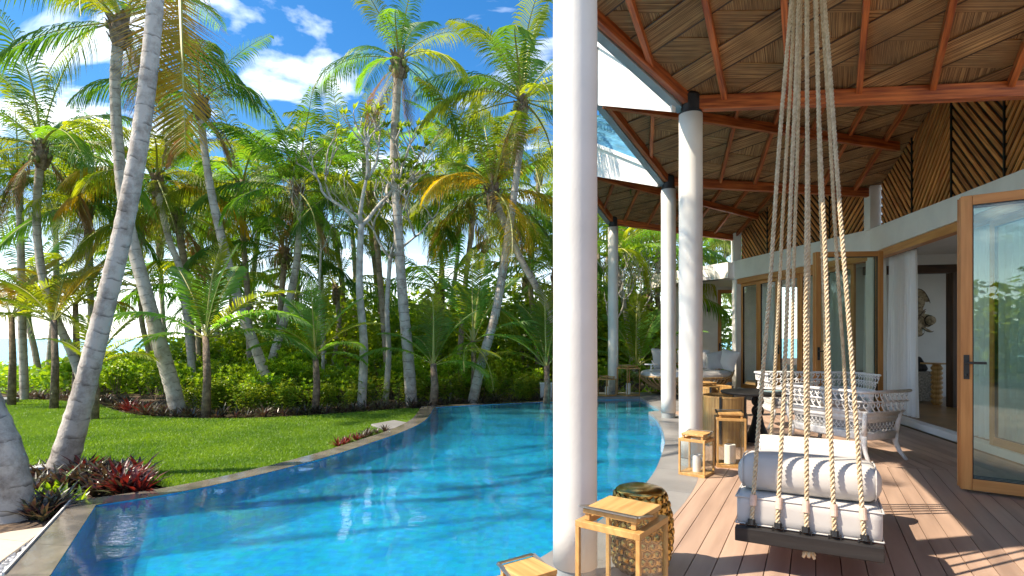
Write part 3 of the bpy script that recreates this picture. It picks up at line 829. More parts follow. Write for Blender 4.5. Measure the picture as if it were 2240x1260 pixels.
def make_bay(k, Cl, Pl, zl, T, W, Ch, Ph, zh, tan, toff, pan, purl=None):
    A, B = V3(Cl, zl[0]), V3(Pl, zl[1])
    d3 = Vector((-math.sin(R(tan)), -math.cos(R(tan)), .36))
    pl = Plane(A, B, A + d3)
    T3 = V3(T, pl.z(*T)); W3 = V3(W, pl.z(*W))
    BAYS[k] = (pl, T3, W3)
    bay = empty('roof_bay', (A.x, A.y, A.z), parent=villa)
    Bx = B + (B - A).normalized() * .42; Wx = W3 + (W3 - T3).normalized() * .42
    poly = [pl.uv(q) for q in (A, Bx, Wx, T3)]
    du, dv = pl.uv(A + d3); dn = Vector((du, dv)).normalized()
    plate('reed_ceiling', pl, poly, 0, .05, MAT['reed'], bay, math.atan2(dn.y, dn.x))
    # woven bands: horizontal pieces in staggered cells, then long diagonals over them
    pm = list(poly)
    cells = []
    sp = .65
    for i in range(-4, 8):
        u0 = toff + i * sp
        s_ = Vector((dn.y, -dn.x))
        cell = clip_half(clip_half(pm, (u0 + .03, 0), tuple(s_)), (u0 + sp - .03, 0), tuple(-s_))
        if len(cell) < 3 or abs(area2(cell)) < .02: continue
        for j in range(0, 5):
            v0 = .16 + j * .62 + (.31 if i % 2 else 0)
            c_ = clip_half(clip_half(cell, (0, v0), (.10, 1)), (0, v0 + .33), (-.10, -1))
            if len(c_) > 2 and abs(area2(c_)) > .008:
                plate('woven_band', pl, c_, -.009, .001, MAT['reed'], bay, -.1)
    an = R(38)
    nd = Vector((-math.sin(an), math.cos(an)))
    for j in range(-8, 6):
        o0 = nd * (j * .66 + .1)
        c_ = clip_half(clip_half(pm, tuple(o0), tuple(nd)), tuple(o0 + nd * .30), tuple(-nd))
        if len(c_) > 2 and abs(area2(c_)) > .01:
            plate('woven_band', pl, c_, -.017, -.0085, MAT['reed'], bay, an)
            for q_, r_ in ((o0, 1), (o0 + nd * .30, -1)):
                e_ = clip_half(clip_half(pm, tuple(q_), tuple(nd * r_)), tuple(q_ + nd * r_ * .012), tuple(-nd * r_))
                if len(e_) > 2 and abs(area2(e_)) > .001: plate('band_edge', pl, e_, -.022, -.016, MAT['dark_wood'], bay, an)
    # rafters
    for i in range(-4, 8):
        u0 = toff + i * sp
        s_ = Vector((dn.y, -dn.x))
        c_ = clip_half(clip_half(poly, (u0 - .001, 0), tuple(s_)), (u0 + .001, 0), tuple(-s_))
        if len(c_) < 3: continue
        c_ = sorted(c_, key=lambda q: q[1])
        a_, b_ = c_[0], c_[-1]
        if b_[1] - a_[1] < .25: continue
        mb = MB(); mb.bar(pl.at(*a_, -.05), pl.at(*b_, -.05), .055, .085, up=pl.n)
        mb.build('rafter', MAT['rafter'], bay, bevel=.004)
    # low beam, edge beam, gutter
    mb = MB(); off = (A - B).normalized() * .02
    mb.bar(A + off - Vector((0, 0, .09)), B - Vector((0, 0, .09)), .11, .15); mb.build('low_beam', MAT['rafter'], bay, bevel=.006)
    mb = MB(); mb.bar(A - Vector((0, 0, .07)), T3 - Vector((0, 0, .05)), .07, .13); mb.build('edge_beam', MAT['rafter'], bay, bevel=.006)
    out_ = (T3 - A).cross(Vector((0, 0, 1))).normalized()
    if out_.x > 0: out_ = -out_
    out_ = out_ * .10
    mb = MB(); mb.bar(A + out_ - Vector((0, 0, .06)), T3 + out_ - Vector((0, 0, .02)), .11, .20); mb.build('gutter', MAT['gutter'], bay, bevel=.006)
    if purl is not None:
        mb = MB(); mb.bar(T3 - Vector((0, 0, .12)), purl - Vector((0, 0, .11)), .08, .14); mb.build('purlin', MAT['rafter'], bay, bevel=.006)
    # the far slope back down to the neighbouring column line
    H0, H1 = V3(Ch, zh[0]), V3(Ph, zh[1])
    mb = MB(); mb.add([H0, H1 + (H1 - H0).normalized() * .42, Wx + Vector((0, 0, .001)), T3 + Vector((0, 0, .001))], [(0, 1, 2), (0, 2, 3)], [(0, 0), (3, 0), (3, 2), (0, 2)])
    mb.build('reed_ceiling', MAT['reed'], bay)
    # white fascia wedge between the tip and the neighbouring column, slate slope above it
    dirf = (H0 - T3); dirf.z = 0; dirf.normalize(); nrm = Vector((dirf.y, -dirf.x, 0)) 
    if nrm.x > 0: nrm = -nrm
    th = nrm * -.05
    q = [T3 + Vector((0, 0, -.16)), H0 + Vector((-.12, .02, -.18)), H0 + Vector((-.12, .02, pan[1])), T3 + Vector((0, 0, pan[0]))]
    q = [v_ + nrm * .10 for v_ in q]
    mb = MB(); mb.add(q + [v_ + th for v_ in q], [(0, 1, 2, 3), (7, 6, 5, 4), (0, 4, 5, 1), (1, 5, 6, 2), (2, 6, 7, 3), (3, 7, 4, 0)])
    mb.build('fascia', MAT['white_paint'], bay)
    mb = MB(); mb.bar(q[3] + Vector((0, 0, .03)) + nrm * .02, q[2] + Vector((0, 0, .03)) + nrm * .02, .09, .06); mb.build('fascia_coping', MAT['white_paint'], bay)
    mb = MB(); mb.bar(q[0] + nrm * .02 - Vector((0, 0, .0)), q[3] + nrm * .02 + Vector((0, 0, .0)), .05, .05, up=(1, 0, 0)); mb.build('corner_trim', MAT['gutter'], bay)
    a_, b_ = q[3] + Vector((0, 0, .06)), q[2] + Vector((0, 0, .06))
    inw = -nrm * 1.0 + Vector((0, 0, .62))
    for i in range(9):
        p0_, p1_ = a_ + inw * (.17 * i), b_ + inw * (.17 * i)
        r0_, r1_ = p0_ + inw * .19 - Vector((0, 0, .015)), p1_ + inw * .19 - Vector((0, 0, .015))
        mb = MB(); mb.add([p0_ + Vector((0, 0, .02)), p1_ + Vector((0, 0, .02)), r1_, r0_, p0_ - Vector((0, 0, .01)), p1_ - Vector((0, 0, .01)), r1_ - Vector((0, 0, .02)), r0_ - Vector((0, 0, .02))],
                          [(0, 1, 2, 3), (7, 6, 5, 4), (0, 4, 5, 1), (1, 5, 6, 2), (2, 6, 7, 3), (3, 7, 4, 0)])
        mb.build('shingle_course', MAT['shingle'], bay)
    return bay
F2 = lambda y: Vector((4.25 + .219 * y, y))
F3 = lambda y: Vector((8.097 - .1426 * y, y))
make_bay(1, C2, P2, ZL[2], (.66, 5.36), (4.55, 3.95), C1, P1, ZL[1], 28.5, .36, (.75, .2))
W2p, W3p = F2(7.8), F3(12.9)
make_bay(2, C3, P3, ZL[3], (1.32, 8.2), tuple(W2p), C2, P2, ZL[2], 12, .30, (.72, .06), V3(F2(9.24), 4.62))
make_bay(3, C4, P4, ZL[4], (1.30, 12.25), tuple(W3p), C3, P3, ZL[3], -3.5, .30, (.62, .10), V3(F3(14.1), 4.52))

# ---- lintel band, posts and clerestory
def zsoff(k, x, y):
    pl, T3, W3 = BAYS[k]
    return pl.z(x, y)
lz = {1: 3.2, 2: 3.23, 3: 3.41, 4: 3.46}
PT = {1: P1, 2: P2, 3: P3, 4: P4}
for a, b in ((1, 2), (2, 3), (3, 4)):
    A, B = PT[a], PT[b]; d = (B - A).normalized(); nn = Vector((d.y, -d.x))
    ext = d * .012
    A_, B_ = A - ext, B - ext * 2
    vs = []
    for s in (0, .28):
        vs += [V3(A_ + nn * s, 2.97), V3(B_ + nn * s, 2.97), V3(B_ + nn * s, lz[b]), V3(A_ + nn * s, lz[a])]
    mb = MB(); mb.add(vs, [(0, 1, 2, 3), (7, 6, 5, 4), (0, 4, 5, 1), (1, 5, 6, 2), (2, 6, 7, 3), (3, 7, 4, 0)])
    mb.build('lintel', MAT['stucco'], villa)
    mb = MB(); mb.bar(V3(A + nn * .10, 2.905), V3(B + nn * .10, 2.905), .14, .125); mb.build('door_head', MAT['door_wood'], villa)
    mb = MB(); mb.bar(V3(A + nn * .12, .045), V3(B + nn * .12, .045), .16, .10); mb.build('door_sill', MAT['white_paint'], villa, bevel=.004)
for k, p in ((2, P2), (3, P3), (4, P4)):
    mb = MB(); mb.box((p.x + .06, p.y, (lz[k] + ZL[k][1]) / 2 + .03), (.20, .22, ZL[k][1] - lz[k] + .1), -.1); mb.build('clerestory_post', MAT['stucco'], villa)
for k, p in ((3, P3), (4, P4)):
    mb = MB(); mb.box((p.x + .13, p.y + .02, 1.48), (.24, .24, 2.97), -.1 if k == 3 else .1); mb.build('wall_post', MAT['stucco'], villa)
def slat_wall(A, B, za, zb, k, cuts, first):
    """chevron slats between the lintel and the ceiling; cuts = distances along A->B"""
    d = (B - A).normalized(); nn = Vector((d.y, -d.x)); L = (B - A).length
    if nn.x < 0: nn = -nn
    Aw = A + nn * .16
    def P(s, z, h): q = Aw + d * s - nn * h; return Vector((q.x, q.y, z))
    W3 = BAYS[k][2]; sW = (Vector((W3.x, W3.y)) - A).dot(d)
    def top(s):
        q = A + d * s; z_ = zsoff(k, q.x, q.y)
        return z_ - .02
    def bot(s): return za + (zb - za) * s / L + .005
    wall = empty('clerestory', V3(A + d * L / 2, za), parent=villa)
    sgn = first
    for s0, s1 in zip(cuts, cuts[1:]):
        s0 += .015; s1 -= .015
        poly = [(s0, bot(s0)), (s1, bot(s1)), (s1, top(s1)), (s0, top(s0))]
        mb = MB(); mb.add([P(s, z, -.006) for s, z in ((s0 - .016, bot(s0) - .05), (s1 + .016, bot(s1) - .05), (s1 + .016, top(s1) + .05), (s0 - .016, top(s0) + .05))], [(0, 1, 2, 3)], poly); mb.build('backing', MAT['slat_back'], wall)
        an = R(47) * sgn
        nd = Vector((-math.sin(an), math.cos(an)))
        for j in range(-40, 60):
            o0 = nd * (j * .102) + Vector((s0, bot(s0)))
            c_ = clip_half(clip_half(poly, tuple(o0), tuple(nd)), tuple(o0 + nd * .060), tuple(-nd))
            if len(c_) < 3 or abs(area2(c_)) < .0015: continue
            if area2(c_) < 0: c_ = c_[::-1]
            n_ = len(c_); mb = MB()
            ca, sa = math.cos(an), math.sin(an)
            mb.add([P(s, z, .0) for s, z in c_] + [P(s, z, .016) for s, z in c_],
                   [tuple(range(n_))[::-1], tuple(range(n_, 2 * n_))] + [(i, (i + 1) % n_, n_ + (i + 1) % n_, n_ + i) for i in range(n_)],
                   [(-s * sa + z * ca, s * ca + z * sa) for s, z in c_] * 2)
            mb.build('slat', MAT['slat'], wall)
        mb = MB(); mb.bar(P(s1 + .015, bot(s1), .02), P(s1 + .015, top(s1), .02), .02, .03, up=(1, 0, 0)); mb.build('divider', MAT['black_metal'], wall)
        sgn = -sgn
L23 = (P3 - P2).length
slat_wall(P3, P2, lz[3], lz[2], 2, [.11, 1.35, 2.55, 3.75, 4.9], -1)
L34 = (P4 - P3).length
slat_wall(P4, P3, lz[4], lz[3], 3, [.11, 1.3, 2.4, 3.5, L34 - .14], -1)

# ---- glazed doors
def leaf(a, b, z0, z1, parent, handle=None, fw=.085, th=.055, name='door_leaf', hz=1.13):
    a, b = Vector(a), Vector(b)
    d = (b - a).normalized(); L = (b - a).length
    lf = empty(name, (a.x, a.y, z0), parent=parent)
    up = (d.y, -d.x, 0)
    for s in (fw / 2, L - fw / 2):
        mb = MB(); mb.bar(V3(a + d * s, z0), V3(a + d * s, z1), th, fw, up=(d.x, d.y, 0)); mb.build('stile', MAT['door_wood'], lf, bevel=.004)
    for z, hh in ((z0 + fw * .6, fw * 1.2), (z1 - fw * .5, fw)):
        mb = MB(); mb.bar(V3(a + d * (fw + .001), z), V3(a + d * (L - fw - .001), z), th - .004, hh); mb.build('rail', MAT['door_wood'], lf, bevel=.003)
    mb = MB(); i0, i1, j0, j1 = fw, L - fw, z0 + fw * 1.2, z1 - fw
    for (p, q, r_, s_) in ((i0, j0, i1, j0), (i0, j1, i1, j1), (i0, j0, i0, j1), (i1, j0, i1, j1)):
        c0, c1 = V3(a + d * p, q), V3(a + d * r_, s_)
        mb.bar(c0, c1, .03, .016, up=(0, 0, 1) if p != r_ else (d.x, d.y, 0))
    mb.build('glazing_gasket', MAT['black_metal'], lf)
    mb = MB(); mb.bar(V3(a + d * (fw * .9), (j0 + j1) / 2), V3(a + d * (L - fw * .9), (j0 + j1) / 2), .008, j1 - j0 + .01); mb.build('pane', MAT['glass'], lf)
    if handle is not None:
        nn = Vector((d.y, -d.x)) 
        if nn.dot(a) > 0: nn = -nn
        c = a + d * (fw * .5) + nn * (th / 2)
        mb = MB()
        mb.bar(V3(c + nn * .006, hz - .10), V3(c + nn * .006, hz + .12), .042, .012, up=(nn.x, nn.y, 0))
        mb.bar(V3(c, hz + .05), V3(c + nn * .07, hz + .05), .02, .02)
        mb.bar(V3(c + nn * .06, hz + .05), V3(c + nn * .06 + d * .14, hz + .05), .02, .022)
        mb.lathe((c.x + nn.x * .016, c.y + nn.y * .016, hz - .06), [(.012, -.012), (.012, .012)], 10)
        mb.build('handle', MAT['black_metal'], lf, bevel=.003)
    return lf
# folded stack at the right, the next stack by the middle post
a0, b0 = Vector((4.10, 5.20)), Vector((4.86, 4.60))
dn_ = Vector(((b0 - a0).normalized().y, -(b0 - a0).normalized().x)); dn_ = dn_ if dn_.y > 0 else -dn_
leaf(a0, b0, .03, 2.69, villa, True)
for i in (1, 2):
    off = dn_ * (.062 * i) - (b0 - a0).normalized() * (.015 * i - .005)
    leaf(a0 + off, b0 + off, .03, 2.69, villa)
a1, b1 = Vector((5.16, 9.68)), Vector((6.24, 9.58))
leaf(a1, b1, .06, 2.866, villa, True)
leaf(a1 + Vector((.0, .062)), b1 + Vector((0, .062)), .06, 2.866, villa)
ys = [15.02, 14.22, 13.42, 12.62, 11.82, 11.0]
d34 = (P3 - P4).normalized(); n34 = Vector((-d34.y, d34.x)); n34 = n34 if n34.x > 0 else -n34
for i in range(5):
    leaf(F3(ys[i]) + n34 * .12, F3(ys[i + 1] + .012) + n34 * .12, .095, 2.842, villa, True if i == 2 else None)
# fixed glazing of the middle bay behind the folded leaf
for y0, y1 in ((7.0, 6.2), (6.19, 5.5)):
    leaf(F2(y0) + Vector((.12, 0)), F2(y1 + .012) + Vector((.12, 0)), .095, 2.842, villa)

# ---- inner rooms
rooms = empty('interior', (8, 10, .08), parent=villa)
fl = [tuple(P1 + Vector((.2, -.1))), tuple(P2 + Vector((.22, -.02))), tuple(P3 + Vector((.22, 0))), tuple(P4 + Vector((.22, .1))), (7.4, 17.85), (13, 17.85), (13, -2), (3.5, -2)]
if area2(fl) < 0: fl = fl[::-1]
mb = MB(); mb.prism(fl, -.1, .085); mb.build('floor', MAT['floor_in'], rooms)
mb = MB(); mb.prism(fl, 3.0, 3.1); mb.build('ceiling', MAT['white_paint'], rooms)
def wallbox(name, a, b, z0, z1, th, mat, parent):
    mb = MB(); mb.bar(V3(Vector(a), (z0 + z1) / 2), V3(Vector(b), (z0 + z1) / 2), th, z1 - z0); return mb.build(name, mat, parent)
for y0_, y1_ in ((-2, 5), (12, 13.6)): wallbox('inner_wall', (12.9, y0_), (12.9, y1_), .085, 3.0, .15, MAT['white_paint'], rooms)
for y0_, y1_ in ((5, 12), (13.6, 17.8)): wallbox('fill_opening_parapet', (12.9, y0_ + .01), (12.9, y1_ - .01), .085, .5, .15, MAT['white_paint'], rooms)  # low wall under openings added so that sky light fills the rooms
wallbox('inner_wall', (7.2, 13.2), (12.8, 12.6), .085, 3.0, .12, MAT['white_paint'], rooms)
wallbox('inner_wall', (8.3, 6.0), (12.8, 4.5), .085, 3.0, .12, MAT['white_paint'], rooms)
wallbox('inner_wall', (4.0, -1.9), (12.8, -1.9), .085, 3.0, .12, MAT['white_paint'], rooms)
# dark timber frame of the inner doorway
for p_ in ((8.42, 10.85), (9.5, 10.6)):
    mb = MB(); mb.bar(V3(Vector(p_), .085), V3(Vector(p_), 2.68), .18, .16, up=(1, 0, 0)); mb.build('doorway_post', MAT['dark_wood'], rooms, bevel=.01)
mb = MB(); mb.bar((6.9, 11.15, 2.72), (9.6, 10.55, 2.72), .14, .16); mb.build('doorway_beam', MAT['dark_wood'], rooms)
mb = MB(); mb.bar((6.7, 11.18, 2.90), (9.6, 10.58, 2.90), .10, .20); mb.build('doorway_panel', MAT['white_paint'], rooms)
mb = MB(); mb.bar((6.55, 9.3, 2.93), (6.95, 11.2, 2.93), .12, .13); mb.build('ceiling_beam', MAT['dark_wood'], rooms)

# ---- north wing: lintel, wall, door and lamp
wing = empty('north_wing', (6, 17.6, 0), parent=villa)
a_, b_ = Vector((5.90, 15.28)), Vector((4.6, 18.3))
mb = MB(); mb.bar(V3(a_, 3.23), V3(b_, 3.23), .26, .42); mb.build('lintel', MAT['stucco'], wing)
wallbox('wall', (4.9, 18.05), (6.50, 18.05), 0, 3.02, .16, MAT['stucco'], wing)
wallbox('wall', (7.16, 18.05), (8.4, 18.05), 0, 3.02, .16, MAT['stucco'], wing)
wallbox('wall_over_door', (6.50, 18.05), (7.16, 18.05), 2.94, 3.02, .16, MAT['stucco'], wing)
mb = MB(); mb.prism([(4.9, 15.9), (7.6, 15.3), (8.4, 18.2), (4.6, 18.2)], 3.02, 3.1); mb.build('ceiling', MAT['white_paint'], wing)
leaf((6.51, 18.0), (7.15, 18.0), .02, 2.93, wing, True, fw=.1)
mb = MB(); c_ = pd(1548, 676, 17.95)
mb.lathe(c_ - Vector((0, .09, 0)), [(.05, -.09), (.055, -.085), (.055, .085), (.05, .09)], 16)
mb.bar(c_, c_ - Vector((0, .09, 0)), .05, .05)
o = mb.build('wall_lamp', MAT['black_metal'], None); tag(o, 'small black cylindrical lamp on the white end wall', 'lamp')
# ================================================================== FURNITURE
# ---- rope swing bed
A_ = Vector((1.36, 3.45)); sd = Vector((.882, -.471)); fd = Vector((.471, .882)); SWW, SWL = .75, 1.5
swing = empty('swing_bed', V3(A_ + sd * SWW / 2 + fd * SWL / 2, .16))
tag(swing, 'grey cushioned swing bed hanging from ten manila ropes above the deck', 'swing')
def sw(s, f, z): q = A_ + sd * s + fd * f; return Vector((q.x, q.y, z))
mb = MB(); mb.bar(sw(-.005, 0, .225), sw(SWW + .005, 0, .225), .06, .085); mb.build('end_beam', MAT['black_wood'], swing, bevel=.006)
mb = MB(); mb.bar(sw(-.005, SWL, .225), sw(SWW + .005, SWL, .225), .06, .085); mb.build('end_beam', MAT['black_wood'], swing, bevel=.006)
for s in (.06, SWW - .06):
    mb = MB(); mb.bar(sw(s, .031, .215), sw(s, SWL - .031, .215), .05, .06); mb.build('side_rail', MAT['rafter'], swing, bevel=.004)
for i in range(9):
    mb = MB(); f_ = .09 + i * (SWL - .18) / 8; mb.bar(sw(.01, f_, .252), sw(SWW - .01, f_, .252), .11, .014); mb.build('platform_slat', MAT['rafter'], swing, bevel=.003)
def rounded(name, sx, sy, sz, mat, parent, seg=.03, wob=.0, seed=0, puff=0.0):
    """soft box centred on its own origin"""
    nx, ny, nz = 14, 14, 6
    mb = MB(); r_ = random.Random(seed)
    idx = {}
    def vert(i, j, k):
        key = (i, j, k)
        if key in idx: return idx[key]
        x, y, z = (i / nx - .5) * sx, (j / ny - .5) * sy, (k / nz - .5) * sz
        ax, ay, az_ = max(0, abs(x) - (sx / 2 - seg)), max(0, abs(y) - (sy / 2 - seg)), max(0, abs(z) - (sz / 2 - seg))
        le = math.sqrt(ax * ax + ay * ay + az_ * az_)
        if le > seg:
            q = seg / le
            f1 = lambda v, a, h: (abs(v) - a + a * q) * (1 if v > 0 else -1)
            x, y, z = f1(x, ax, sx), f1(y, ay, sy), f1(z, az_, sz)
        e = (1 - (2 * i / nx - 1) ** 2) * (1 - (2 * j / ny - 1) ** 2)
        z += (1 if k > nz / 2 else -1) * puff * e * (abs(2 * k / nz - 1))
        z += wob * math.sin(x * 9 + seed) * math.sin(y * 7 + seed * 2) * (1 if k == nz else 0)
        idx[key] = len(mb.v); mb.v.append((x, y, z)); mb.uv.append((x, y)); return idx[key]
    for i in range(nx):
        for j in range(ny):
            mb.f.append((vert(i, j, nz), vert(i + 1, j, nz), vert(i + 1, j + 1, nz), vert(i, j + 1, nz)))
            mb.f.append((vert(i, j, 0), vert(i, j + 1, 0), vert(i + 1, j + 1, 0), vert(i + 1, j, 0)))
    for i in range(nx):
        for k in range(nz):
            mb.f.append((vert(i, 0, k), vert(i + 1, 0, k), vert(i + 1, 0, k + 1), vert(i, 0, k + 1)))
            mb.f.append((vert(i, ny, k), vert(i, ny, k + 1), vert(i + 1, ny, k + 1), vert(i + 1, ny, k)))
    for j in range(ny):
        for k in range(nz):
            mb.f.append((vert(0, j, k), vert(0, j, k + 1), vert(0, j + 1, k + 1), vert(0, j + 1, k)))
            mb.f.append((vert(nx, j, k), vert(nx, j + 1, k), vert(nx, j + 1, k + 1), vert(nx, j, k + 1)))
    return mb.build(name, mat, parent, smooth=True, local=True)
SRZ = math.atan2(sd.y, sd.x)
mt = rounded('mattress', SWW + .02, SWL - .06, .185, MAT['cushion'], None, .035, .004, 3, .006)
mt.location = sw(SWW / 2, SWL / 2, .355); mt.rotation_euler = (0, 0, SRZ)
mt.parent = swing; mt.matrix_parent_inverse = world_of(swing).inverted()
# piping round the mattress edge
for z_ in (.275, .435):
    mb = MB(); pts = []
    for (u_, v_) in ((0, 0), (1, 0), (1, 1), (0, 1), (0, 0)):
        pts.append(sw(-.006 + u_ * (SWW + .012) , .034 + v_ * (SWL - .068), z_))
    for i in range(4): mb.tube([pts[i], pts[i + 1]], .005, 6)
    q = mb.build('piping', MAT['cushion'], mt)
def bolster(name, f_, z, r, Lb, squash, mat, label):
    c = sw(SWW / 2, f_, z); mb = MB(); n_ = 28
    prof = [(-.5, .0), (-.5, .80), (-.488, .93), (-.47, .985)] + [(-.44 + .88 * i / 10, 1.0 + .012 * math.sin(i * 1.9)) for i in range(11)] + [(.47, .985), (.488, .93), (.5, .80), (.5, .0)]
    base = 0
    for (t_, q_) in prof:
        for k in range(n_):
            a = 2 * math.pi * k / n_
            cy_, cz_ = math.cos(a) * r * q_ * squash[0], math.sin(a) * r * q_ * squash[1]
            cz_ = max(cz_, -r * squash[1] * .86)
            mb.v.append((t_ * Lb, cy_, cz_)); mb.uv.append((t_, k / n_))
    for i in range(len(prof) - 1):
        for k in range(n_):
            k2 = (k + 1) % n_
            mb.f.append((i * n_ + k, (i + 1) * n_ + k, (i + 1) * n_ + k2, i * n_ + k2))
    o = mb.build(name, mat, None, smooth=True)
    o.location = c; o.rotation_euler = (0, 0, SRZ)
    tag(o, label, 'cushion')
    for e in (-.484, .484):
        mb = MB(); mb.tube([(e * Lb, math.cos(a) * r * .95 * squash[0], max(math.sin(a) * r * .95 * squash[1], -r * squash[1] * .86)) for a in [2 * math.pi * k / 24 for k in range(25)]], .005, 6, cap=False)
        mb.build('piping', mat, o, local=True)
    return o
o = rounded('bolster_cushion', .77, .40, .215, MAT['cushion'], None, .088, .004, 6, .008)
o.location = sw(SWW / 2, .295, .556); o.rotation_euler = (R(-4), 0, SRZ); tag(o, 'large grey bolster cushion lying at the near end of the swing bed', 'cushion')
for e_ in (-1, 1):
    mb = MB(); mb.tube([Vector((e_ * .352, .188 * math.copysign(abs(math.cos(a_)) ** .62, math.cos(a_)), .103 * math.copysign(abs(math.sin(a_)) ** .62, math.sin(a_)))) for a_ in [2 * math.pi * k / 32 for k in range(33)]], .004, 6, cap=False)
    mb.build('piping', MAT['cushion'], o, local=True)
bolster('bolster_cushion', 1.30, .533, .098, .70, (1.0, .97), MAT['cushion_white'], 'slimmer pale bolster cushion lying at the far end of the swing bed')
# ropes: three strands laid round each other
def rope(name, a, b, r, parent, mat, hairs=170, seed=0):
    a, b = Vector(a), Vector(b); L = (b - a).length; d = (b - a) / L
    s = d.cross(Vector((0, 1, 0))).normalized(); u = d.cross(s)
    pitch, per, ns = .085, 7, 5
    n_ = int(L / pitch * per)
    tt = np.linspace(0, L, n_ + 1)
    ph = tt / pitch * 2 * np.pi
    da, sa_, ua = np.array(d), np.array(s), np.array(u)
    wob = .003 * np.sin(tt * 3.1 + seed)[:, None] * sa_ + .003 * np.sin(tt * 2.3 + seed * 2)[:, None] * ua
    mb = MB(); V = []; F = []
    for st_ in range(3):
        p0_ = ph + st_ * 2 * np.pi / 3
        cen = np.array(a) + tt[:, None] * da + wob + (np.cos(p0_)[:, None] * sa_ + np.sin(p0_)[:, None] * ua) * r * .52
        for k in range(ns):
            aa = 2 * np.pi * k / ns + p0_
            V.append(cen + (np.cos(aa)[:, None] * sa_ + np.sin(aa)[:, None] * ua) * r * .56)
    V = np.stack(V, 1)  # n, 3*ns, 3
    m_ = 3 * ns
    vv = V.reshape(-1, 3)
    for st_ in range(3):
        for k in range(ns):
            c0, c1 = st_ * ns + k, st_ * ns + (k + 1) % ns
            i0 = np.arange(n_) * m_
            F.append(np.stack([i0 + c0, i0 + c1, i0 + m_ + c1, i0 + m_ + c0], 1))
    F = np.concatenate(F)
    mb.v = [tuple(p) for p in vv.tolist()]; mb.f = [tuple(f) for f in F.tolist()]; mb.uv = [(0, 0)] * len(mb.v)
    rr = random.Random(seed)
    for i in range(hairs):
        p = a + d * rr.uniform(.02, L); an = rr.uniform(0, 6.28)
        o_ = s * math.cos(an) + u * math.sin(an)
        q = p + o_ * r * .95
        e = q + o_ * rr.uniform(.006, .024) + d * rr.uniform(-.02, .02)
        mb.add([q - d * .0006, q + d * .0006, e], [(0, 1, 2)])
    return mb.build(name, mat, parent, smooth=True)
HANG = V3(A_ + sd * SWW / 2 + fd * SWL / 2, 4.72)
zr = .285
for i in range(5):
    s = .085 + i * (SWW - .17) / 4
    for f_ in (0, SWL):
        a = sw(s, f_, zr); b = HANG + Vector((sd.x, sd.y, 0)) * ((i - 2) * .018) + Vector((fd.x, fd.y, 0)) * (.03 if f_ else -.03)
        ro = rope('rope', a, b, .0138, swing, MAT['rope'], seed=i * 2 + (1 if f_ else 0))
        dd = (b - a).normalized()
        mb = MB(); mb.tube([a + dd * .11, a + dd * .175], .019, 12); mb.build('whipping', MAT['whip'], ro)
        mb = MB(); mb.tube([a + dd * .0, a + dd * .03], .022, 10)
        mb.tube([sw(s - .03, f_, .262), sw(s - .028, f_, .288), sw(s, f_, .302), sw(s + .028, f_, .288), sw(s + .03, f_, .262)], .006, 8)
        mb.build('eyelet', MAT['black_metal'], swing)
mb = MB()
for k in range(6):
    an = k * 1.05; c = sw(.39, .05, .165)
    mb.tube([c, c + Vector((math.cos(an) * .02, math.sin(an) * .02, -.012)), c + Vector((math.cos(an) * .035, math.sin(an) * .035, -.03 - .01 * (k % 2)))], [.011, .012, .008], 8)
mb.lathe(c, [(.004, -.018), (.02, -.01), (.02, .012), (.01, .04)], 10)
mb.build('rope_knot', MAT['rope'], swing, smooth=True)
mb = MB(); mb.lathe(HANG, [(.05, -.03), (.06, -.02), (.06, .03), (.02, .10)], 18); mb.build('hanging_ring', MAT['black_metal'], swing)

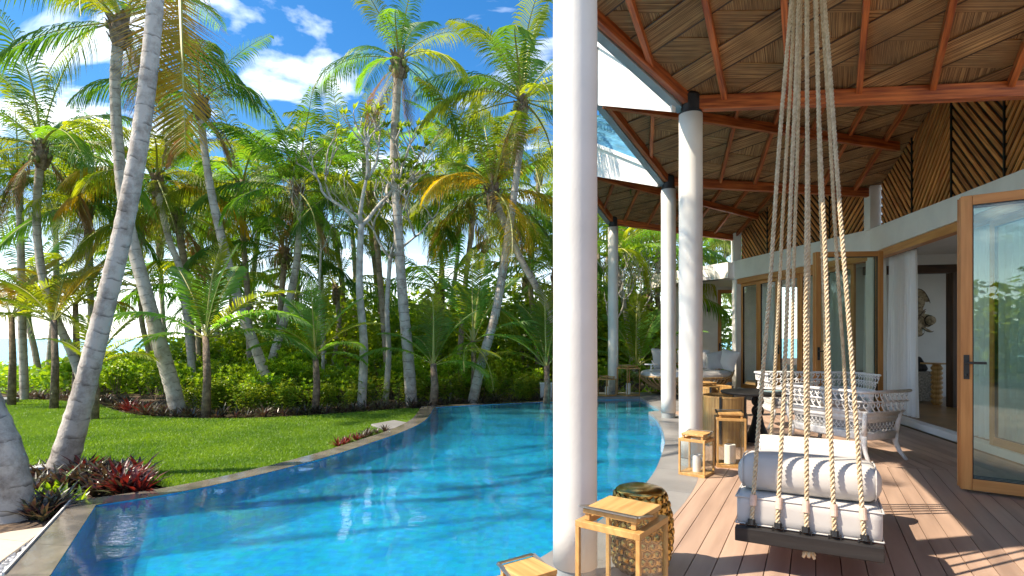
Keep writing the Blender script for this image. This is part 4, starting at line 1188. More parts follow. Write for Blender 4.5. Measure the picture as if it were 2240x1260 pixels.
# ---- lanterns
def lantern(c, size, h, rz, label, candle=True, hnd=1, cand=(.05, .18)):
    L = empty('lantern', (c[0], c[1], 0 if len(c) < 3 else c[2]), rz)
    tag(L, label, 'lantern', 'bamboo lanterns by the pool')
    t = .019; hs_ = size / 2 - t / 2
    def bx(name, cc, ss, mat, par=L, bv=.002): mb = MB(); mb.box(cc, ss); return mb.build(name, mat, par, bevel=bv, local=True)
    for sx_ in (-1, 1):
        for sy_ in (-1, 1):
            bx('post', (sx_ * hs_, sy_ * hs_, h / 2), (t, t, h - .056), MAT['bamboo'])
    bx('base', (0, 0, .014), (size, size, .028), MAT['bamboo'])
    top = L
    for sx_ in (-1, 1):
        bx('top_rail', (sx_ * (hs_ - .006), 0, h - .014), (t + .014, size, .028), MAT['bamboo'])
        bx('top_rail', (0, sx_ * (hs_ - .006), h - .0145), (size - 2 * t - .015, t + .014, .0275), MAT['bamboo'])
    lid = bx('lid', (0, 0, h + .042), (size * .84, size * .84, .022), MAT['bamboo'], bv=.003)
    for sx_ in (-1, 1):
        for sy_ in (-1, 1):
            bx('lid_foot', (sx_ * size * .36, sy_ * size * .36, h + .0155), (.022, .022, .031), MAT['bamboo'], lid)
    for sx_ in (-1, 1):
        bx('pane', (sx_ * (hs_ - .004), 0, h / 2), (.004, size - 2 * t, h - .056), MAT['lantern_glass'], bv=0)
        bx('pane', (0, sx_ * (hs_ - .004), h / 2), (size - 2 * t, .004, h - .056), MAT['lantern_glass'], bv=0)
    # folded-down strap handle
    mb = MB(); q = size * .44 * hnd
    e = size * .445
    pts = [(-e, .0, h + .036), (-e, q, h + .062), (e, q, h + .062), (e, 0, h + .036)]
    for i in range(3): mb.bar(pts[i], pts[i + 1], .022 if i != 1 else .018, .006)
    mb.build('handle', MAT['steel'], L, local=True)
    if candle:
        mb = MB(); mb.lathe((0, 0, .028), [(cand[0], 0), (cand[0], cand[1]), (cand[0] * .9, cand[1] + .004), (cand[0] * .2, cand[1] - .006)], 20)
        cd = mb.build('candle', MAT['candle'], None, smooth=False)
        cd.location = L.location; cd.rotation_euler = (0, 0, rz)
        tag(cd, 'white pillar candle in the ' + label.replace('bamboo ', '').replace(' with only its lid showing', '').replace(' standing', '').replace(' beside the gold stool', ''), 'candle', 'candles in the lanterns')
    return L
import re as _re
lantern((.50, 2.58), .31, .585, R(-37), 'tall bamboo lantern in front of the nearest column beside the gold stool', hnd=-1, cand=(.045, .2))
lantern((.075, 2.60), .225, .30, R(35), 'bamboo lantern at the bottom edge with only its lid showing', hnd=1, candle=False)
lantern((1.905, 5.87), .275, .375, R(-40), 'low bamboo lantern at the foot of the second column', cand=(.04, .17))
lantern((2.40, 6.27), .30, .535, R(-14), 'tall bamboo lantern standing behind the low one by the second column', cand=(.062, .2))
lantern((2.32, 13.88), .32, .42, R(32), 'small bamboo lantern left of the farthest column', cand=(.05, .19))
lantern((2.86, 13.98), .40, .68, R(28), 'large bamboo lantern right of the farthest column', cand=(.06, .26))
lantern((3.02, 8.95), .34, .66, R(10), 'bamboo lantern half hidden behind the second column', cand=(.05, .2))

# ---- gold stool
st = empty('garden_stool', (.78, 3.46, 0)); tag(st, 'hammered gold drum stool with dimpled sides behind the tall lantern', 'stool')
mb = MB()
prof = []
for i in range(25):
    t_ = i / 24; prof.append((.142 + .045 * math.sin(math.pi * t_) ** .8, .02 + .44 * t_))
mb.lathe((0, 0, 0), [(.135, 0)] + prof + [(.146, .468), (.143, .476)], 48)
body = mb.build('body', MAT['gold'], st, smooth=True, local=True)
mb = MB(); mb.lathe((0, 0, .47), [(.146, 0), (.15, .008), (.135, .02), (.09, .034), (.04, .04), (.002, .041)], 40, cap=False); mb.build('seat', MAT['gold'], st, smooth=True, local=True)
# raised scales with a hole each: one shared mesh, placed in staggered rows
mb = MB()
mb.v = []; ring = []
for r_, h_ in ((.030, 0.0), (.021, .012), (.0095, .0155), (.0085, .006), (.002, .0035)):
    for k in range(6):
        a = 2 * math.pi * k / 6 + .52
        mb.v.append((h_, r_ * math.cos(a), r_ * math.sin(a))); mb.uv.append((0, 0))
for i in range(4):
    for k in range(6):
        mb.f.append((i * 6 + k, i * 6 + (k + 1) % 6, (i + 1) * 6 + (k + 1) % 6, (i + 1) * 6 + k))
sm = mb.mesh('dimple'); sm.materials.append(MAT['gold'])
for row in range(9):
    z = .05 + row * .049; t_ = (z - .02) / .44; rad = .142 + .045 * math.sin(math.pi * max(0, min(1, t_))) ** .8
    for k in range(20):
        a = 2 * math.pi * (k + (row % 2) * .5) / 20
        o = place('dimple', sm, body, local=True); o.location = (rad * math.cos(a) - .0005, rad * math.sin(a), z); o.rotation_euler = (0, 0, a)

# ---- round black table
tb = empty('round_table', (3.36, 7.78, 0)); tag(tb, 'round black pedestal table with a stem of stacked rings', 'table')
mb = MB(); mb.lathe((0, 0, .64), [(.44, 0), (.475, .008), (.48, .016), (.48, .03), (.474, .036)], 64); mb.build('table_top', MAT['black_wood'], tb, local=True)
mb = MB()
for k in range(2):
    for j in range(2):
        zc_ = .545 - k * .135
        pts = [(math.cos(a) * .062, .0, zc_ + math.sin(a) * .062) for a in [2 * math.pi * q / 24 for q in range(25)]]
        if j: pts = [(y, x, z) for x, y, z in pts]
        mb.tube(pts, .023, 10, cap=False)
mb.build('ring_stem', MAT['black_wood'], tb, smooth=True, local=True)
mb = MB(); mb.lathe((0, 0, 0), [(.21, 0), (.20, .02), (.13, .10), (.085, .22), (.06, .34)], 32); mb.build('pedestal', MAT['black_wood'], tb, smooth=True, local=True)
bk = MB(); bk.box((3.56, 7.72, .684), (.24, .19, .016), .5); o = bk.build('book', M('book_cover', (.06, .22, .26), .35, .6, 7, c2=(.5, .5, .46)), None, bevel=.002)
mb = MB(); mb.box((3.56, 7.72, .6842), (.23, .194, .011), .5); mb.build('pages', MAT['white_paint'], o); tag(o, 'teal picture book lying flat on the round black table', 'book')

# ---- barrel chairs of curved veneer
def barrel(c, rz, label, r=.30, h=.62):
    ch = empty('barrel_chair', (c[0], c[1], 0), rz); tag(ch, label, 'chair', 'barrel chairs at the round table')
    def shell(name, a0, a1, r0, r1, z0, z1, mat, n_=26):
        mb = MB()
        for i in range(n_ + 1):
            a = a0 + (a1 - a0) * i / n_
            for (rr, z) in ((r0, z0), (r1, z0), (r1, z1), (r0, z1)):
                mb.v.append((rr * math.cos(a), rr * math.sin(a), z)); mb.uv.append((a * rr, z))
        for i in range(n_):
            b = i * 4
            for k in range(4): mb.f.append((b + k, b + (k + 1) % 4, b + 4 + (k + 1) % 4, b + 4 + k))
        mb.f.append((3, 2, 1, 0)); mb.f.append((n_ * 4, n_ * 4 + 1, n_ * 4 + 2, n_ * 4 + 3))
        return mb.build(name, mat, ch, local=True)
    shell('veneer_back', R(-125), R(125), r - .012, r, .03, h - .025, MAT['veneer'])
    shell('top_band', R(-125), R(125), r - .016, r + .004, h - .025, h, MAT['bamboo'])
    shell('base_band', R(-125), R(125), r - .016, r + .004, .0, .03, MAT['bamboo'])
    for a in (-125, -62, 62, 125):
        mb = MB(); x, y = (r + .002) * math.cos(R(a)), (r + .002) * math.sin(R(a)); mb.box((x, y, (h + .03) / 2), (.022, .03, h - .03), R(a)); mb.build('strut', MAT['black_metal'], ch, local=True)
    mb = MB(); mb.lathe((0, 0, 0), [(.27, .02), (.275, .05), (.275, .38), (.26, .42), (.2, .44)], 32); mb.build('seat', M('brown_leather', (.10, .045, .028), .45, .2, 6) if 'brown_leather' not in bpy.data.materials else bpy.data.materials['brown_leather'], ch, smooth=True, local=True)
    return ch
barrel((2.86, 7.62), R(176), 'oak veneer barrel chair with brown seat in front of the round table', h=.64)
barrel((3.12, 8.85), R(120), 'oak veneer barrel chair beyond the round table', h=.66)

# ---- white wicker seats
def scroll_mesh(w, h):
    mb = MB(); pts = []
    for i in range(22):
        t_ = i / 21; a = t_ * 2 * math.pi * 1.15 - 1.2; r_ = .30 * w
        pts.append((w * .1 + r_ * math.cos(a), 0, h * .18 + r_ * math.sin(a)))
    for i in range(8):
        t_ = (i + 1) / 8; q = pts[21]
        pts.append((q[0] - .85 * w * t_, 0, q[2] + (-h * .62 - q[2]) * (1 - (1 - t_) ** 1.7)))
    mb.tube(pts, .0075, 6)
    me = mb.mesh('scroll', True); me.materials.append(MAT['wicker']); return me
SCR = scroll_mesh(.078, .10)
def wicker(c, rz, W_, D_, label, h=.80):
    """seat with a high scroll-work gallery on back and arms; local +x = right, +y = back"""
    w = empty('wicker_sofa', (c[0], c[1], 0), rz); tag(w, label, 'sofa', 'white wicker seats on the deck')
    x0, y0 = W_ / 2, D_ / 2
    def U(off, z, back=True):
        """open-fronted outline at height z"""
        q = []
        X, Y = x0 + off, y0 + off; r_ = .13
        q.append((-X, -Y * .96)); q.append((-X, Y - r_))
        for k in range(1, 6): a = math.pi - k * math.pi / 2 / 6; q.append((-X + r_ + r_ * math.cos(a), Y - r_ + r_ * math.sin(a)))
        q.append((-X + r_, Y)); q.append((X - r_, Y))
        for k in range(1, 6): a = math.pi / 2 - k * math.pi / 2 / 6; q.append((X - r_ + r_ * math.cos(a), Y - r_ + r_ * math.sin(a)))
        q.append((X, Y - r_)); q.append((X, -Y * .96))
        return [(a, b, z) for a, b in q]
    for off, z, rr in ((.085, h, .017), (.06, h - .115, .011), (.035, h - .235, .012)):
        mb = MB(); mb.tube(U(off, z), rr, 8); mb.build('rail', MAT['wicker'], w, smooth=True, local=True)
    def walk(off, z, step, fn):
        q = [Vector(p) for p in U(off, z)]; acc = 0; nxt = step / 2
        for a, b in zip(q, q[1:]):
            L = (b - a).length
            while acc + L >= nxt:
                p = a + (b - a) * ((nxt - acc) / L); fn(p, (b - a).normalized()); nxt += step
            acc += L
    def put(z):
        def f(p, d):
            o = place('scroll', SCR, w, local=True); o.location = p; o.rotation_euler = (0, 0, math.atan2(d.y, d.x))
        return f
    walk(.072, h - .055, .082, put(0)); walk(.047, h - .172, .082, put(0))
    # woven skirt: a tapering band, then an open lattice in front of the cushion, then the seat rim
    def skirt(name, za, zb, oa, ob, n_=5):
        mb = MB(); rings = []
        for i in range(n_ + 1):
            t_ = i / n_; rings.append(U(oa + (ob - oa) * t_ + .006 * math.sin(t_ * math.pi * 4), za + (zb - za) * t_))
        m_ = len(rings[0])
        for rg in rings:
            for p in rg: mb.v.append(p); mb.uv.append((p[0], p[2]))
        for i in range(n_):
            for k in range(m_ - 1): mb.f.append((i * m_ + k, i * m_ + k + 1, (i + 1) * m_ + k + 1, (i + 1) * m_ + k))
        o = mb.build(name, MAT['wicker'], w, smooth=True, local=True)
        so = o.modifiers.new('solid', 'SOLIDIFY'); so.thickness = .02; return o
    skirt('woven_band', h - .245, h - .36, .03, -.01, 10)
    skirt('woven_rim', .245, .335, -.03, -.02, 4)
    mb = MB(); q = []
    def latt(p, d):
        n2 = Vector((d.y, -d.x, 0))
        for sg in (-1, 1):
            pts = [p + d * (sg * .036 * math.sin(t_ * math.pi - math.pi / 2)) + Vector((0, 0, .335 + (h - .36 - .335) * t_)) for t_ in [k / 6 for k in range(7)]]
            mb.tube(pts, .004, 5)
    walk(-.018, 0, .055, latt); mb.build('lattice', MAT['wicker'], w, smooth=True, local=True)
    for sx_ in (-1, 1):
        for sy_ in (-1, 1):
            mb = MB(); xx, yy = sx_ * (x0 - .03), sy_ * (y0 - .03)
            sp_ = .10
            mb.tube([(xx, yy, .30), (xx + sx_ * .0, yy + sy_ * .0, .2), (xx + sx_ * sp_ * .35, yy + sy_ * sp_ * .2, .1), (xx + sx_ * sp_, yy + sy_ * sp_ * .5, 0)], [.034, .03, .024, .02], 10)
            mb.tube([(xx, yy, .28), (sx_ * (x0 + .02), sy_ * (y0 + .02) if sy_ > 0 else -y0 * .96, h - .24)], [.03, .024], 8)
            mb.build('leg', MAT['wicker'], w, smooth=True, local=True)
    mb = MB(); mb.box((0, -.01, .335), (W_ - .08, D_ - .06, .03)); mb.build('seat', MAT['wicker'], w, local=True)
    cu = rounded('seat_cushion', W_ - .09, D_ - .07, .12, MAT['cushion_grey'], w, .04, 0, 5, .012); cu.location = (0, -.02, .41)
    return w
wicker((4.03, 6.97), R(112), 1.04, .58, 'white wicker loveseat with scroll gallery just beyond the swing bed')
wicker((4.78, 9.02), R(-6), 1.45, .60, 'long white wicker sofa by the glazed doors behind the round table', .84)

# ---- round rattan daybed
db = empty('daybed', (4.35, 14.25, 0)); tag(db, 'round honey rattan daybed with white mattress at the far end of the deck', 'daybed')
def ell(r_, z, rx=1.12, ry=.95): return lambda a: Vector((r_ * rx * math.cos(a), r_ * ry * math.sin(a), z))
for k in range(44):
    a = 2 * math.pi * k / 44
    pts = []
    back = max(0, math.sin(a) * .75 + math.cos(a) * .65)
    for t_ in [i / 7 for i in range(8)]:
        r_ = .50 + .50 * math.sin(t_ * math.pi / 2) ** 1.1 + .06 * back * t_
        pts.append(ell(r_, .06 + t_ * (.40 + .34 * back))(a))
    mb = MB(); mb.tube(pts, .016, 6); mb.build('rattan_rib', MAT['rattan'], db, smooth=True, local=True)
mb = MB(); mb.tube([ell(1.0 + .06 * max(0, math.sin(a) * .75 + math.cos(a) * .65), .46 + .34 * max(0, math.sin(a) * .75 + math.cos(a) * .65))(a) for a in [2 * math.pi * i / 48 for i in range(49)]], .024, 8, cap=False); mb.build('top_hoop', MAT['rattan'], db, smooth=True, local=True)
mb = MB(); mb.tube([ell(.50, .05)(a) for a in [2 * math.pi * i / 40 for i in range(41)]], .035, 8, cap=False); mb.build('base_hoop', MAT['rattan'], db, smooth=True, local=True)
mb = MB(); n_ = 40
for (r_, z) in ((.0, .40), (.88, .40), (.97, .44), (1.0, .50), (.97, .57), (.88, .60), (.45, .615), (.0, .62)):
    for k in range(n_): mb.v.append(tuple(ell(r_, z)(2 * math.pi * k / n_))); mb.uv.append((0, 0))
for i in range(7):
    for k in range(n_): mb.f.append((i * n_ + k, i * n_ + (k + 1) % n_, (i + 1) * n_ + (k + 1) % n_, (i + 1) * n_ + k))
mb.build('mattress', MAT['cushion_white'], db, smooth=True, local=True)
mb = MB(); c_ = pd(1424, 797, 13.75) - Vector((4.35, 14.25, 0))
mb.lathe((c_.x, c_.y, c_.z), [(.15, -.012), (.155, 0), (.15, .012)], 24); mb.tube([(c_.x, c_.y, c_.z), (c_.x + .02, c_.y + .08, .62)], .02, 8); mb.tube([(c_.x - .02, c_.y + .05, .63), (c_.x + .1, c_.y + .1, .74), (c_.x + .04, c_.y + .08, .86)], .012, 8)
mb.build('side_tray', MAT['white_paint'], db, smooth=False, local=True)
def pillow(c, s, rot, mat, label):
    o = rounded('pillow', s, s, .16, mat, None, .075, .0, int(c[0] * 31) % 9, .03)
    for v in o.data.vertices:
        x, y = v.co.x / (s / 2), v.co.y / (s / 2)
        e = max(abs(x), abs(y)); v.co.z *= max(.12, 1 - .88 * e ** 4)
        v.co.x *= 1 - .10 * (1 - y * y) * (abs(x) > .5); v.co.y *= 1 - .10 * (1 - x * x) * (abs(y) > .5)
    o.location = c; o.rotation_euler = rot
    tag(o, label, 'pillow', 'pillows on the round daybed'); return o
pillow((5.35, 14.1, .86), .56, (R(68), R(8), R(-58)), MAT['cushion_white'], 'large off-white pillow at the right rim of the daybed')
pillow((5.12, 14.32, .84), .52, (R(66), R(-10), R(-40)), MAT['cushion_grey'], 'grey pillow left of the large off-white one')
pillow((4.85, 14.75, .88), .54, (R(70), R(6), R(-22)), MAT['cushion_white'], 'patterned pale pillow in the middle of the daybed back')
pillow((4.60, 14.9, .88), .52, (R(72), R(-4), R(-12)), MAT['cushion_grey'], 'grey pillow at the back of the daybed')
pillow((3.95, 14.95, .86), .60, (R(74), R(0), R(14)), MAT['cushion_white'], 'pale pillow at the left rim of the daybed behind the white tray')

# ---- inside the rooms
def curtain(name, a, b, z0, z1, amp, waves, label, mat=MAT['curtain'], lean=0.0):
    a, b = Vector(a), Vector(b); d = (b - a).normalized(); nn = Vector((d.y, -d.x)); L = (b - a).length
    mb = MB(); nx, nz = waves * 10, 8
    for j in range(nz + 1):
        tz = j / nz
        for i in range(nx + 1):
            t_ = i / nx
            w_ = math.sin(t_ * waves * 2 * math.pi + .6 * math.sin(t_ * 9)) * amp * (1.15 - .5 * tz)
            p = a + d * (t_ * L * (1 + lean * (1 - tz))) + nn * (w_ + .01 * math.sin(tz * 5 + t_ * 20))
            mb.v.append((p.x, p.y, z0 + (z1 - z0) * tz)); mb.uv.append((t_, tz))
    for j in range(nz):
        for i in range(nx): mb.f.append((j * (nx + 1) + i, j * (nx + 1) + i + 1, (j + 1) * (nx + 1) + i + 1, (j + 1) * (nx + 1) + i))
    o = mb.build(name, mat, None, smooth=True); tag(o, label, 'curtain', 'white curtains'); return o
curtain('curtain', F2(10.32) + Vector((.34, 0)), F2(9.32) + Vector((.32, 0)), .10, 2.86, .045, 8, 'gathered white curtain hanging in the open doorway', lean=.06)
curtain('curtain', F3(14.92) + Vector((.45, 0)), F3(14.2) + Vector((.45, 0)), .10, 2.88, .04, 7, 'white curtain behind the leftmost glazed door leaf')
curtain('curtain', F3(11.2) + Vector((.45, 0)), F3(10.75) + Vector((.40, 0)), .10, 2.88, .04, 5, 'white curtain behind the folded door by the middle post')
curtain('curtain', F3(12.75) + Vector((.40, 0)), F3(11.75) + Vector((.40, 0)), .10, 2.88, .04, 9, 'white sheer curtain behind the middle of the far glazed doors')
curtain('curtain', F2(7.75) + Vector((.30, 0)), F2(6.25) + Vector((.30, 0)), .10, 2.86, .045, 12, 'white curtain behind the folded doors at the right edge')
# console with cushion and turned leg
cs = empty('console', (8.0, 11.5, .085)); tag(cs, 'woven console bench with a chunky turned wooden leg inside the doorway', 'bench')
mb = MB(); mb.box((-.02, .35, .33), (1.5, .5, .60)); mb.build('woven_body', M('seagrass', (.42, .37, .30), .9, .4, 30, bump=.6, bscale=60), cs, local=True, bevel=.02)
mb = MB(); mb.lathe((.40, -.25, 0), [(.07, 0)] + [(.075 + .03 * abs(math.sin(i * math.pi / 4)), .02 + i * .0235) for i in range(33)] + [(.07, .80)], 20); mb.build('turned_leg', MAT['bamboo'], cs, smooth=True, local=True)
mb = MB(); mb.box((.38, -.2, .815), (.30, .34, .03)); mb.build('ledge', MAT['bamboo'], cs, local=True)
o = rounded('pillow', .5, .4, .16, MAT['cushion_white'], None, .07, 0, 2, .03); o.location = (7.95, 11.65, .86); o.rotation_euler = (R(50), R(12), R(10)); tag(o, 'white pillow on the woven bench inside the doorway', 'pillow')
o = rounded('pillow', .45, .36, .14, MAT['black_wood'], None, .06, 0, 4, .03); o.location = (8.35, 11.85, .84); o.rotation_euler = (R(50), R(-8), R(-5)); tag(o, 'dark pillow on the woven bench inside the doorway', 'pillow')
HATM = M('straw_hat', (.50, .40, .26), .9, .3, 20, c2=(.20, .15, .09))
for (x, y, r_, rz_) in ((2003, 662, .30, .3), (2031, 701, .25, .1), (1999, 713, .26, -.2)):
    c = pd(x, y, 12.92); mb = MB()
    for (f_, dep, wv) in ((.0, .12, 0), (.38, .11, 0), (.42, .03, 0), (.7, .012, .3), (1.0, .02, 1)):
        for k in range(32):
            a = 2 * math.pi * k / 32; rr = r_ * f_ * (1 + .07 * wv * math.sin(4 * a + rz_ * 9))
            mb.v.append((rr * math.cos(a), -dep - .015 * wv * math.sin(3 * a), rr * math.sin(a))); mb.uv.append((0, 0))
    for i in range(4):
        for k in range(32): mb.f.append((i * 32 + k, i * 32 + (k + 1) % 32, (i + 1) * 32 + (k + 1) % 32, (i + 1) * 32 + k))
    o = mb.build('straw_hat', HATM, None, smooth=True)
    o.location = c + Vector((0, .0, 0))
    mb = MB(); mb.tube([(r_ * (1 + .07 * math.sin(4 * a + rz_ * 9)) * math.cos(a), -.02 - .015 * math.sin(3 * a), r_ * (1 + .07 * math.sin(4 * a + rz_ * 9)) * math.sin(a)) for a in [2 * math.pi * k / 32 for k in range(33)]], .008, 6, cap=False)
    mb.build('rim', MAT['dark_wood'], o, local=True)
    mb = MB(); mb.tube([(r_ * .43 * math.cos(a), -.035, r_ * .43 * math.sin(a)) for a in [2 * math.pi * k / 24 for k in range(25)]], .014, 6, cap=False); mb.build('band', MAT['black_wood'], o, local=True)
    tag(o, {2003: 'highest of the wavy straw hats on the inner white wall', 2031: 'rightmost wavy straw hat on the inner white wall', 1999: 'lowest straw hat half hidden by the curtain'}[x], 'hat', 'straw hats on the inner wall')
# bed in the far room, chair behind the right-hand glass
bd = empty('bed', (7.9, 14.4, .085)); tag(bd, 'white bed seen through the glazed doors', 'bed')
mb = MB(); mb.box((0, 0, .15), (2.0, 2.0, .3)); mb.build('base', MAT['dark_wood'], bd, local=True)
o = rounded('mattress', 1.95, 1.95, .3, MAT['cushion_white'], bd, .1, .01, 2, .03); o.location = (0, 0, .45)
for q_ in (-.45, .45):
    o = rounded('bed_pillow', .7, .45, .2, MAT['cushion_white'], bd, .09, 0, 3, .04); o.location = (.6, q_, .72); o.rotation_euler = (0, R(-35), R(90))
ic = empty('dining_chair', (6.55, 6.55, .085), R(60)); tag(ic, 'pale upholstered chair with dark bent legs behind the right-hand glass', 'chair')
o = rounded('backrest', .5, .62, .09, MAT['cushion_white'], ic, .04, 0, 1, .02); o.location = (0, .22, .78); o.rotation_euler = (R(80), 0, 0)
o = rounded('seat', .5, .5, .1, MAT['cushion_white'], ic, .04, 0, 2, .01); o.location = (0, -.02, .45)
for sx_ in (-1, 1):
    for sy_ in (-1, 1):
        mb = MB(); mb.tube([(sx_ * .22, sy_ * .2, .42), (sx_ * .24, sy_ * .23, .2), (sx_ * .25, sy_ * .3, 0)], [.022, .02, .015], 8); mb.build('leg', MAT['black_wood'], ic, smooth=True, local=True)
# ================================================================== PALMS
def frond_mesh(name, elev, droop, L, leaf, n_leaf, seed, width=.034, hang=.5, vee=.35, rag=.12, side=0.0):
    """one feather frond growing along +x from its own origin"""
    r_ = random.Random(seed)
    V, F, MI = [], [], []
    n_ = 26; pts = []; p = Vector((0, 0, 0)); ang_ = elev; yaw = 0.0
    tang = []
    for i in range(n_ + 1):
        t_ = i / n_
        a = elev - droop * t_ ** 1.35
        y_ = side * t_ * t_
        d = Vector((math.cos(a) * math.cos(y_), math.cos(a) * math.sin(y_), math.sin(a)))
        pts.append(p.copy()); tang.append(d); p = p + d * (L / n_)
    # stalk: three-sided, tapering
    for i in range(n_ + 1):
        t_ = i / n_; w = .030 * (1 - t_) ** 1.2 + .004
        d = tang[i]; s = d.cross(Vector((0, 0, 1)));
        s = s.normalized() if s.length > 1e-3 else Vector((0, 1, 0)); u = s.cross(d)
        for q in (p0 for p0 in (s * w, u * w * .7, -s * w, -u * w * .5)):
            V.append(tuple(pts[i] + q))
    for i in range(n_):
        for k in range(4): F.append((i * 4 + k, i * 4 + (k + 1) % 4, i * 4 + 4 + (k + 1) % 4, i * 4 + 4 + k)); MI.append(1)
    for i in range(n_leaf):
        t_ = .13 + .87 * (i + r_.uniform(-.3, .3)) / n_leaf
        t_ = min(max(t_, .1), .995)
        f_ = t_ * n_; k = min(int(f_), n_ - 1); o = pts[k].lerp(pts[k + 1], f_ - k); d = tang[k].lerp(tang[k + 1], f_ - k).normalized()
        s = d.cross(Vector((0, 0, 1))); s = s.normalized() if s.length > 1e-3 else Vector((0, 1, 0)); u = s.cross(d)
        prof = min(1.0, .45 + 1.9 * (t_ - .1)) * (1 - .80 * max(0, (t_ - .55) / .45) ** 1.5)
        for sg in (-1, 1):
            if r_.random() < rag * .4: continue
            ll = leaf * prof * r_.uniform(.85, 1.12)
            fw = .35 + .75 * t_ + r_.uniform(-.1, .1)
            dr = (s * sg + d * fw + u * vee * (1 - t_ * .5)).normalized()
            w = width * (.6 + .4 * prof) * r_.uniform(.85, 1.1)
            hg = hang * r_.uniform(.75, 1.3)
            wdir = d.copy()
            b = len(V)
            o0 = o
            m1 = o + dr * ll * .42 - Vector((0, 0, ll * .42 * hg * .30))
            m2 = m1 + dr * ll * .33 - Vector((0, 0, ll * .33 * hg * 1.15))
            e = m2 + dr * ll * .25 * (1 - hg * .3) - Vector((0, 0, ll * .25 * hg * 2.2))
            tw = u * (w * .35)
            V += [tuple(o0 - wdir * w * .35), tuple(o0 + wdir * w * .35), tuple(m1 + wdir * w * .55 + tw), tuple(m1 - wdir * w * .55 - tw), tuple(m2 + wdir * w * .42 + tw), tuple(m2 - wdir * w * .42 - tw), tuple(e)]
            F += [(b, b + 1, b + 2, b + 3), (b + 3, b + 2, b + 4, b + 5), (b + 5, b + 4, b + 6)]; MI += [0, 0, 0]
    me = bpy.data.meshes.new(name); me.from_pydata(V, [], F)
    me.polygons.foreach_set('material_index', MI)
    me.update()
    return me
ELS = [(82, 26), (68, 52), (52, 74), (36, 84), (18, 80), (0, 66), (-24, 48), (-50, 30)]
FR = {}
def fronds_of(kind, leafkey):
    key = (kind, leafkey)
    if key in FR: return FR[key]
    out = []
    for i, (e, d) in enumerate(ELS):
        for j in range(2):
            sd_ = i * 10 + j + (100 if kind == 'young' else 0)
            if kind == 'palm': me = frond_mesh('frond', R(e), R(d), 3.0, .66, 72, sd_, .022, .55 + .25 * (i > 2), .3, side=(.5 if j else -.35))
            elif kind == 'far': me = frond_mesh('frond', R(e), R(d), 3.0, .68, 42, sd_, .034, .55 + .25 * (i > 2), .3, side=(.5 if j else -.35))
            else: me = frond_mesh('frond', R(e), R(d * .85), 2.3, .56, 60, sd_, .024, .24 + .2 * (i > 2), .45, .05, side=(.4 if j else -.3))
            me.materials.append(LEAF[leafkey]); me.materials.append(MAT['rachis'])
            out.append((e, me))
    FR[key] = out
    return out
def crown(parent, c, n, scale, kind, leafkey, seed, emax=82, emin=-50, az0=0.0, alt=None, bias=None):
    r_ = random.Random(seed)
    fs = fronds_of(kind, leafkey)
    for i in range(n):
        f_ = (i + .5) / n
        e = emax + (emin - emax) * f_ ** .9
        lst = fs
        if alt and r_.random() < alt[1]: lst = fronds_of(kind, alt[0])
        cand = sorted(lst, key=lambda q: abs(q[0] - e))[:2]
        e0, me = cand[r_.randrange(2)]
        o = bpy.data.objects.new('frond', me); col.objects.link(o); o.parent = parent
        az_ = az0 + i * 2.39996 + r_.uniform(-.3, .3)
        if bias is not None and r_.random() < bias[1]: az_ = bias[0] + r_.uniform(-.9, .9)
        o.location = (c[0], c[1], c[2]); o.rotation_euler = (r_.uniform(-.12, .12), r_.uniform(-.1, .1), az_)
        s = scale * r_.uniform(.85, 1.12); o.scale = (s, s, s)
def one_frond(parent, c, kind, leafkey, e, az_, s, roll=0.0, var=0):
    fs = sorted(fronds_of(kind, leafkey), key=lambda q: abs(q[0] - e))
    o = bpy.data.objects.new('frond', fs[var][1]); col.objects.link(o); o.parent = parent
    o.location = c; o.rotation_euler = (roll, 0, az_); o.scale = (s, s, s); return o
BOOT = None
def boots(parent, c, r, n, seed, h=.5):
    """fibrous frond stubs wrapped round the top of the trunk"""
    r_ = random.Random(seed); mb = MB()
    mb.lathe((c[0], c[1], c[2]), [(r * .95, -h), (r * 1.35, -h * .55), (r * 1.5, -h * .15), (r * 1.15, h * .35), (r * .5, h * .7)], 12)
    for i in range(n):
        a = i * 2.4; z = c[2] - h * .9 + h * 1.3 * i / n; rr = r * 1.15
        d = Vector((math.cos(a), math.sin(a), 0)); s = Vector((-d.y, d.x, 0)); b = Vector((c[0], c[1], z)) + d * rr
        w = r * r_.uniform(.45, .75); hh = r_.uniform(.12, .26); o = d * r_.uniform(.03, .14)
        mb.add([b - s * w, b + s * w, b + s * w * .6 + Vector((0, 0, hh)) + o, b - s * w * .6 + Vector((0, 0, hh)) + o, b + o * 1.5 + Vector((0, 0, hh * 1.25))], [(0, 1, 2, 3), (3, 2, 4)])
    mb.build('crown_boots', MAT['boot'], parent, local=True)
def trunk(parent, pts, rad, mat, n=18, ring=.18, seed=0, name='trunk'):
    P = smooth_line([Vector(p) for p in pts], 10)
    # resample with ring steps every `ring` metres
    Ls = [0]
    for a, b in zip(P, P[1:]): Ls.append(Ls[-1] + (b - a).length)
    T = Ls[-1]; m_ = max(8, int(T / (ring / 3)))
    q, rr = [], []
    r_ = random.Random(seed)
    for i in range(m_ + 1):
        s = T * i / m_; k = 0
        while k < len(Ls) - 2 and Ls[k + 1] < s: k += 1
        q.append(P[k].lerp(P[k + 1], (s - Ls[k]) / max(1e-6, Ls[k + 1] - Ls[k])))
        f_ = s / T; j = f_ * (len(rad) - 1); j0 = min(int(j), len(rad) - 2); base = rad[j0] + (rad[j0 + 1] - rad[j0]) * (j - j0)
        rr.append(base * (1 + (.035 if i % 3 == 0 else -.012) + r_.uniform(-.012, .012)))
    mb = MB(); mb.tube(q, rr, n)
    o = mb.build(name, mat, parent, smooth=True, local=True)
    return o, q[-1]
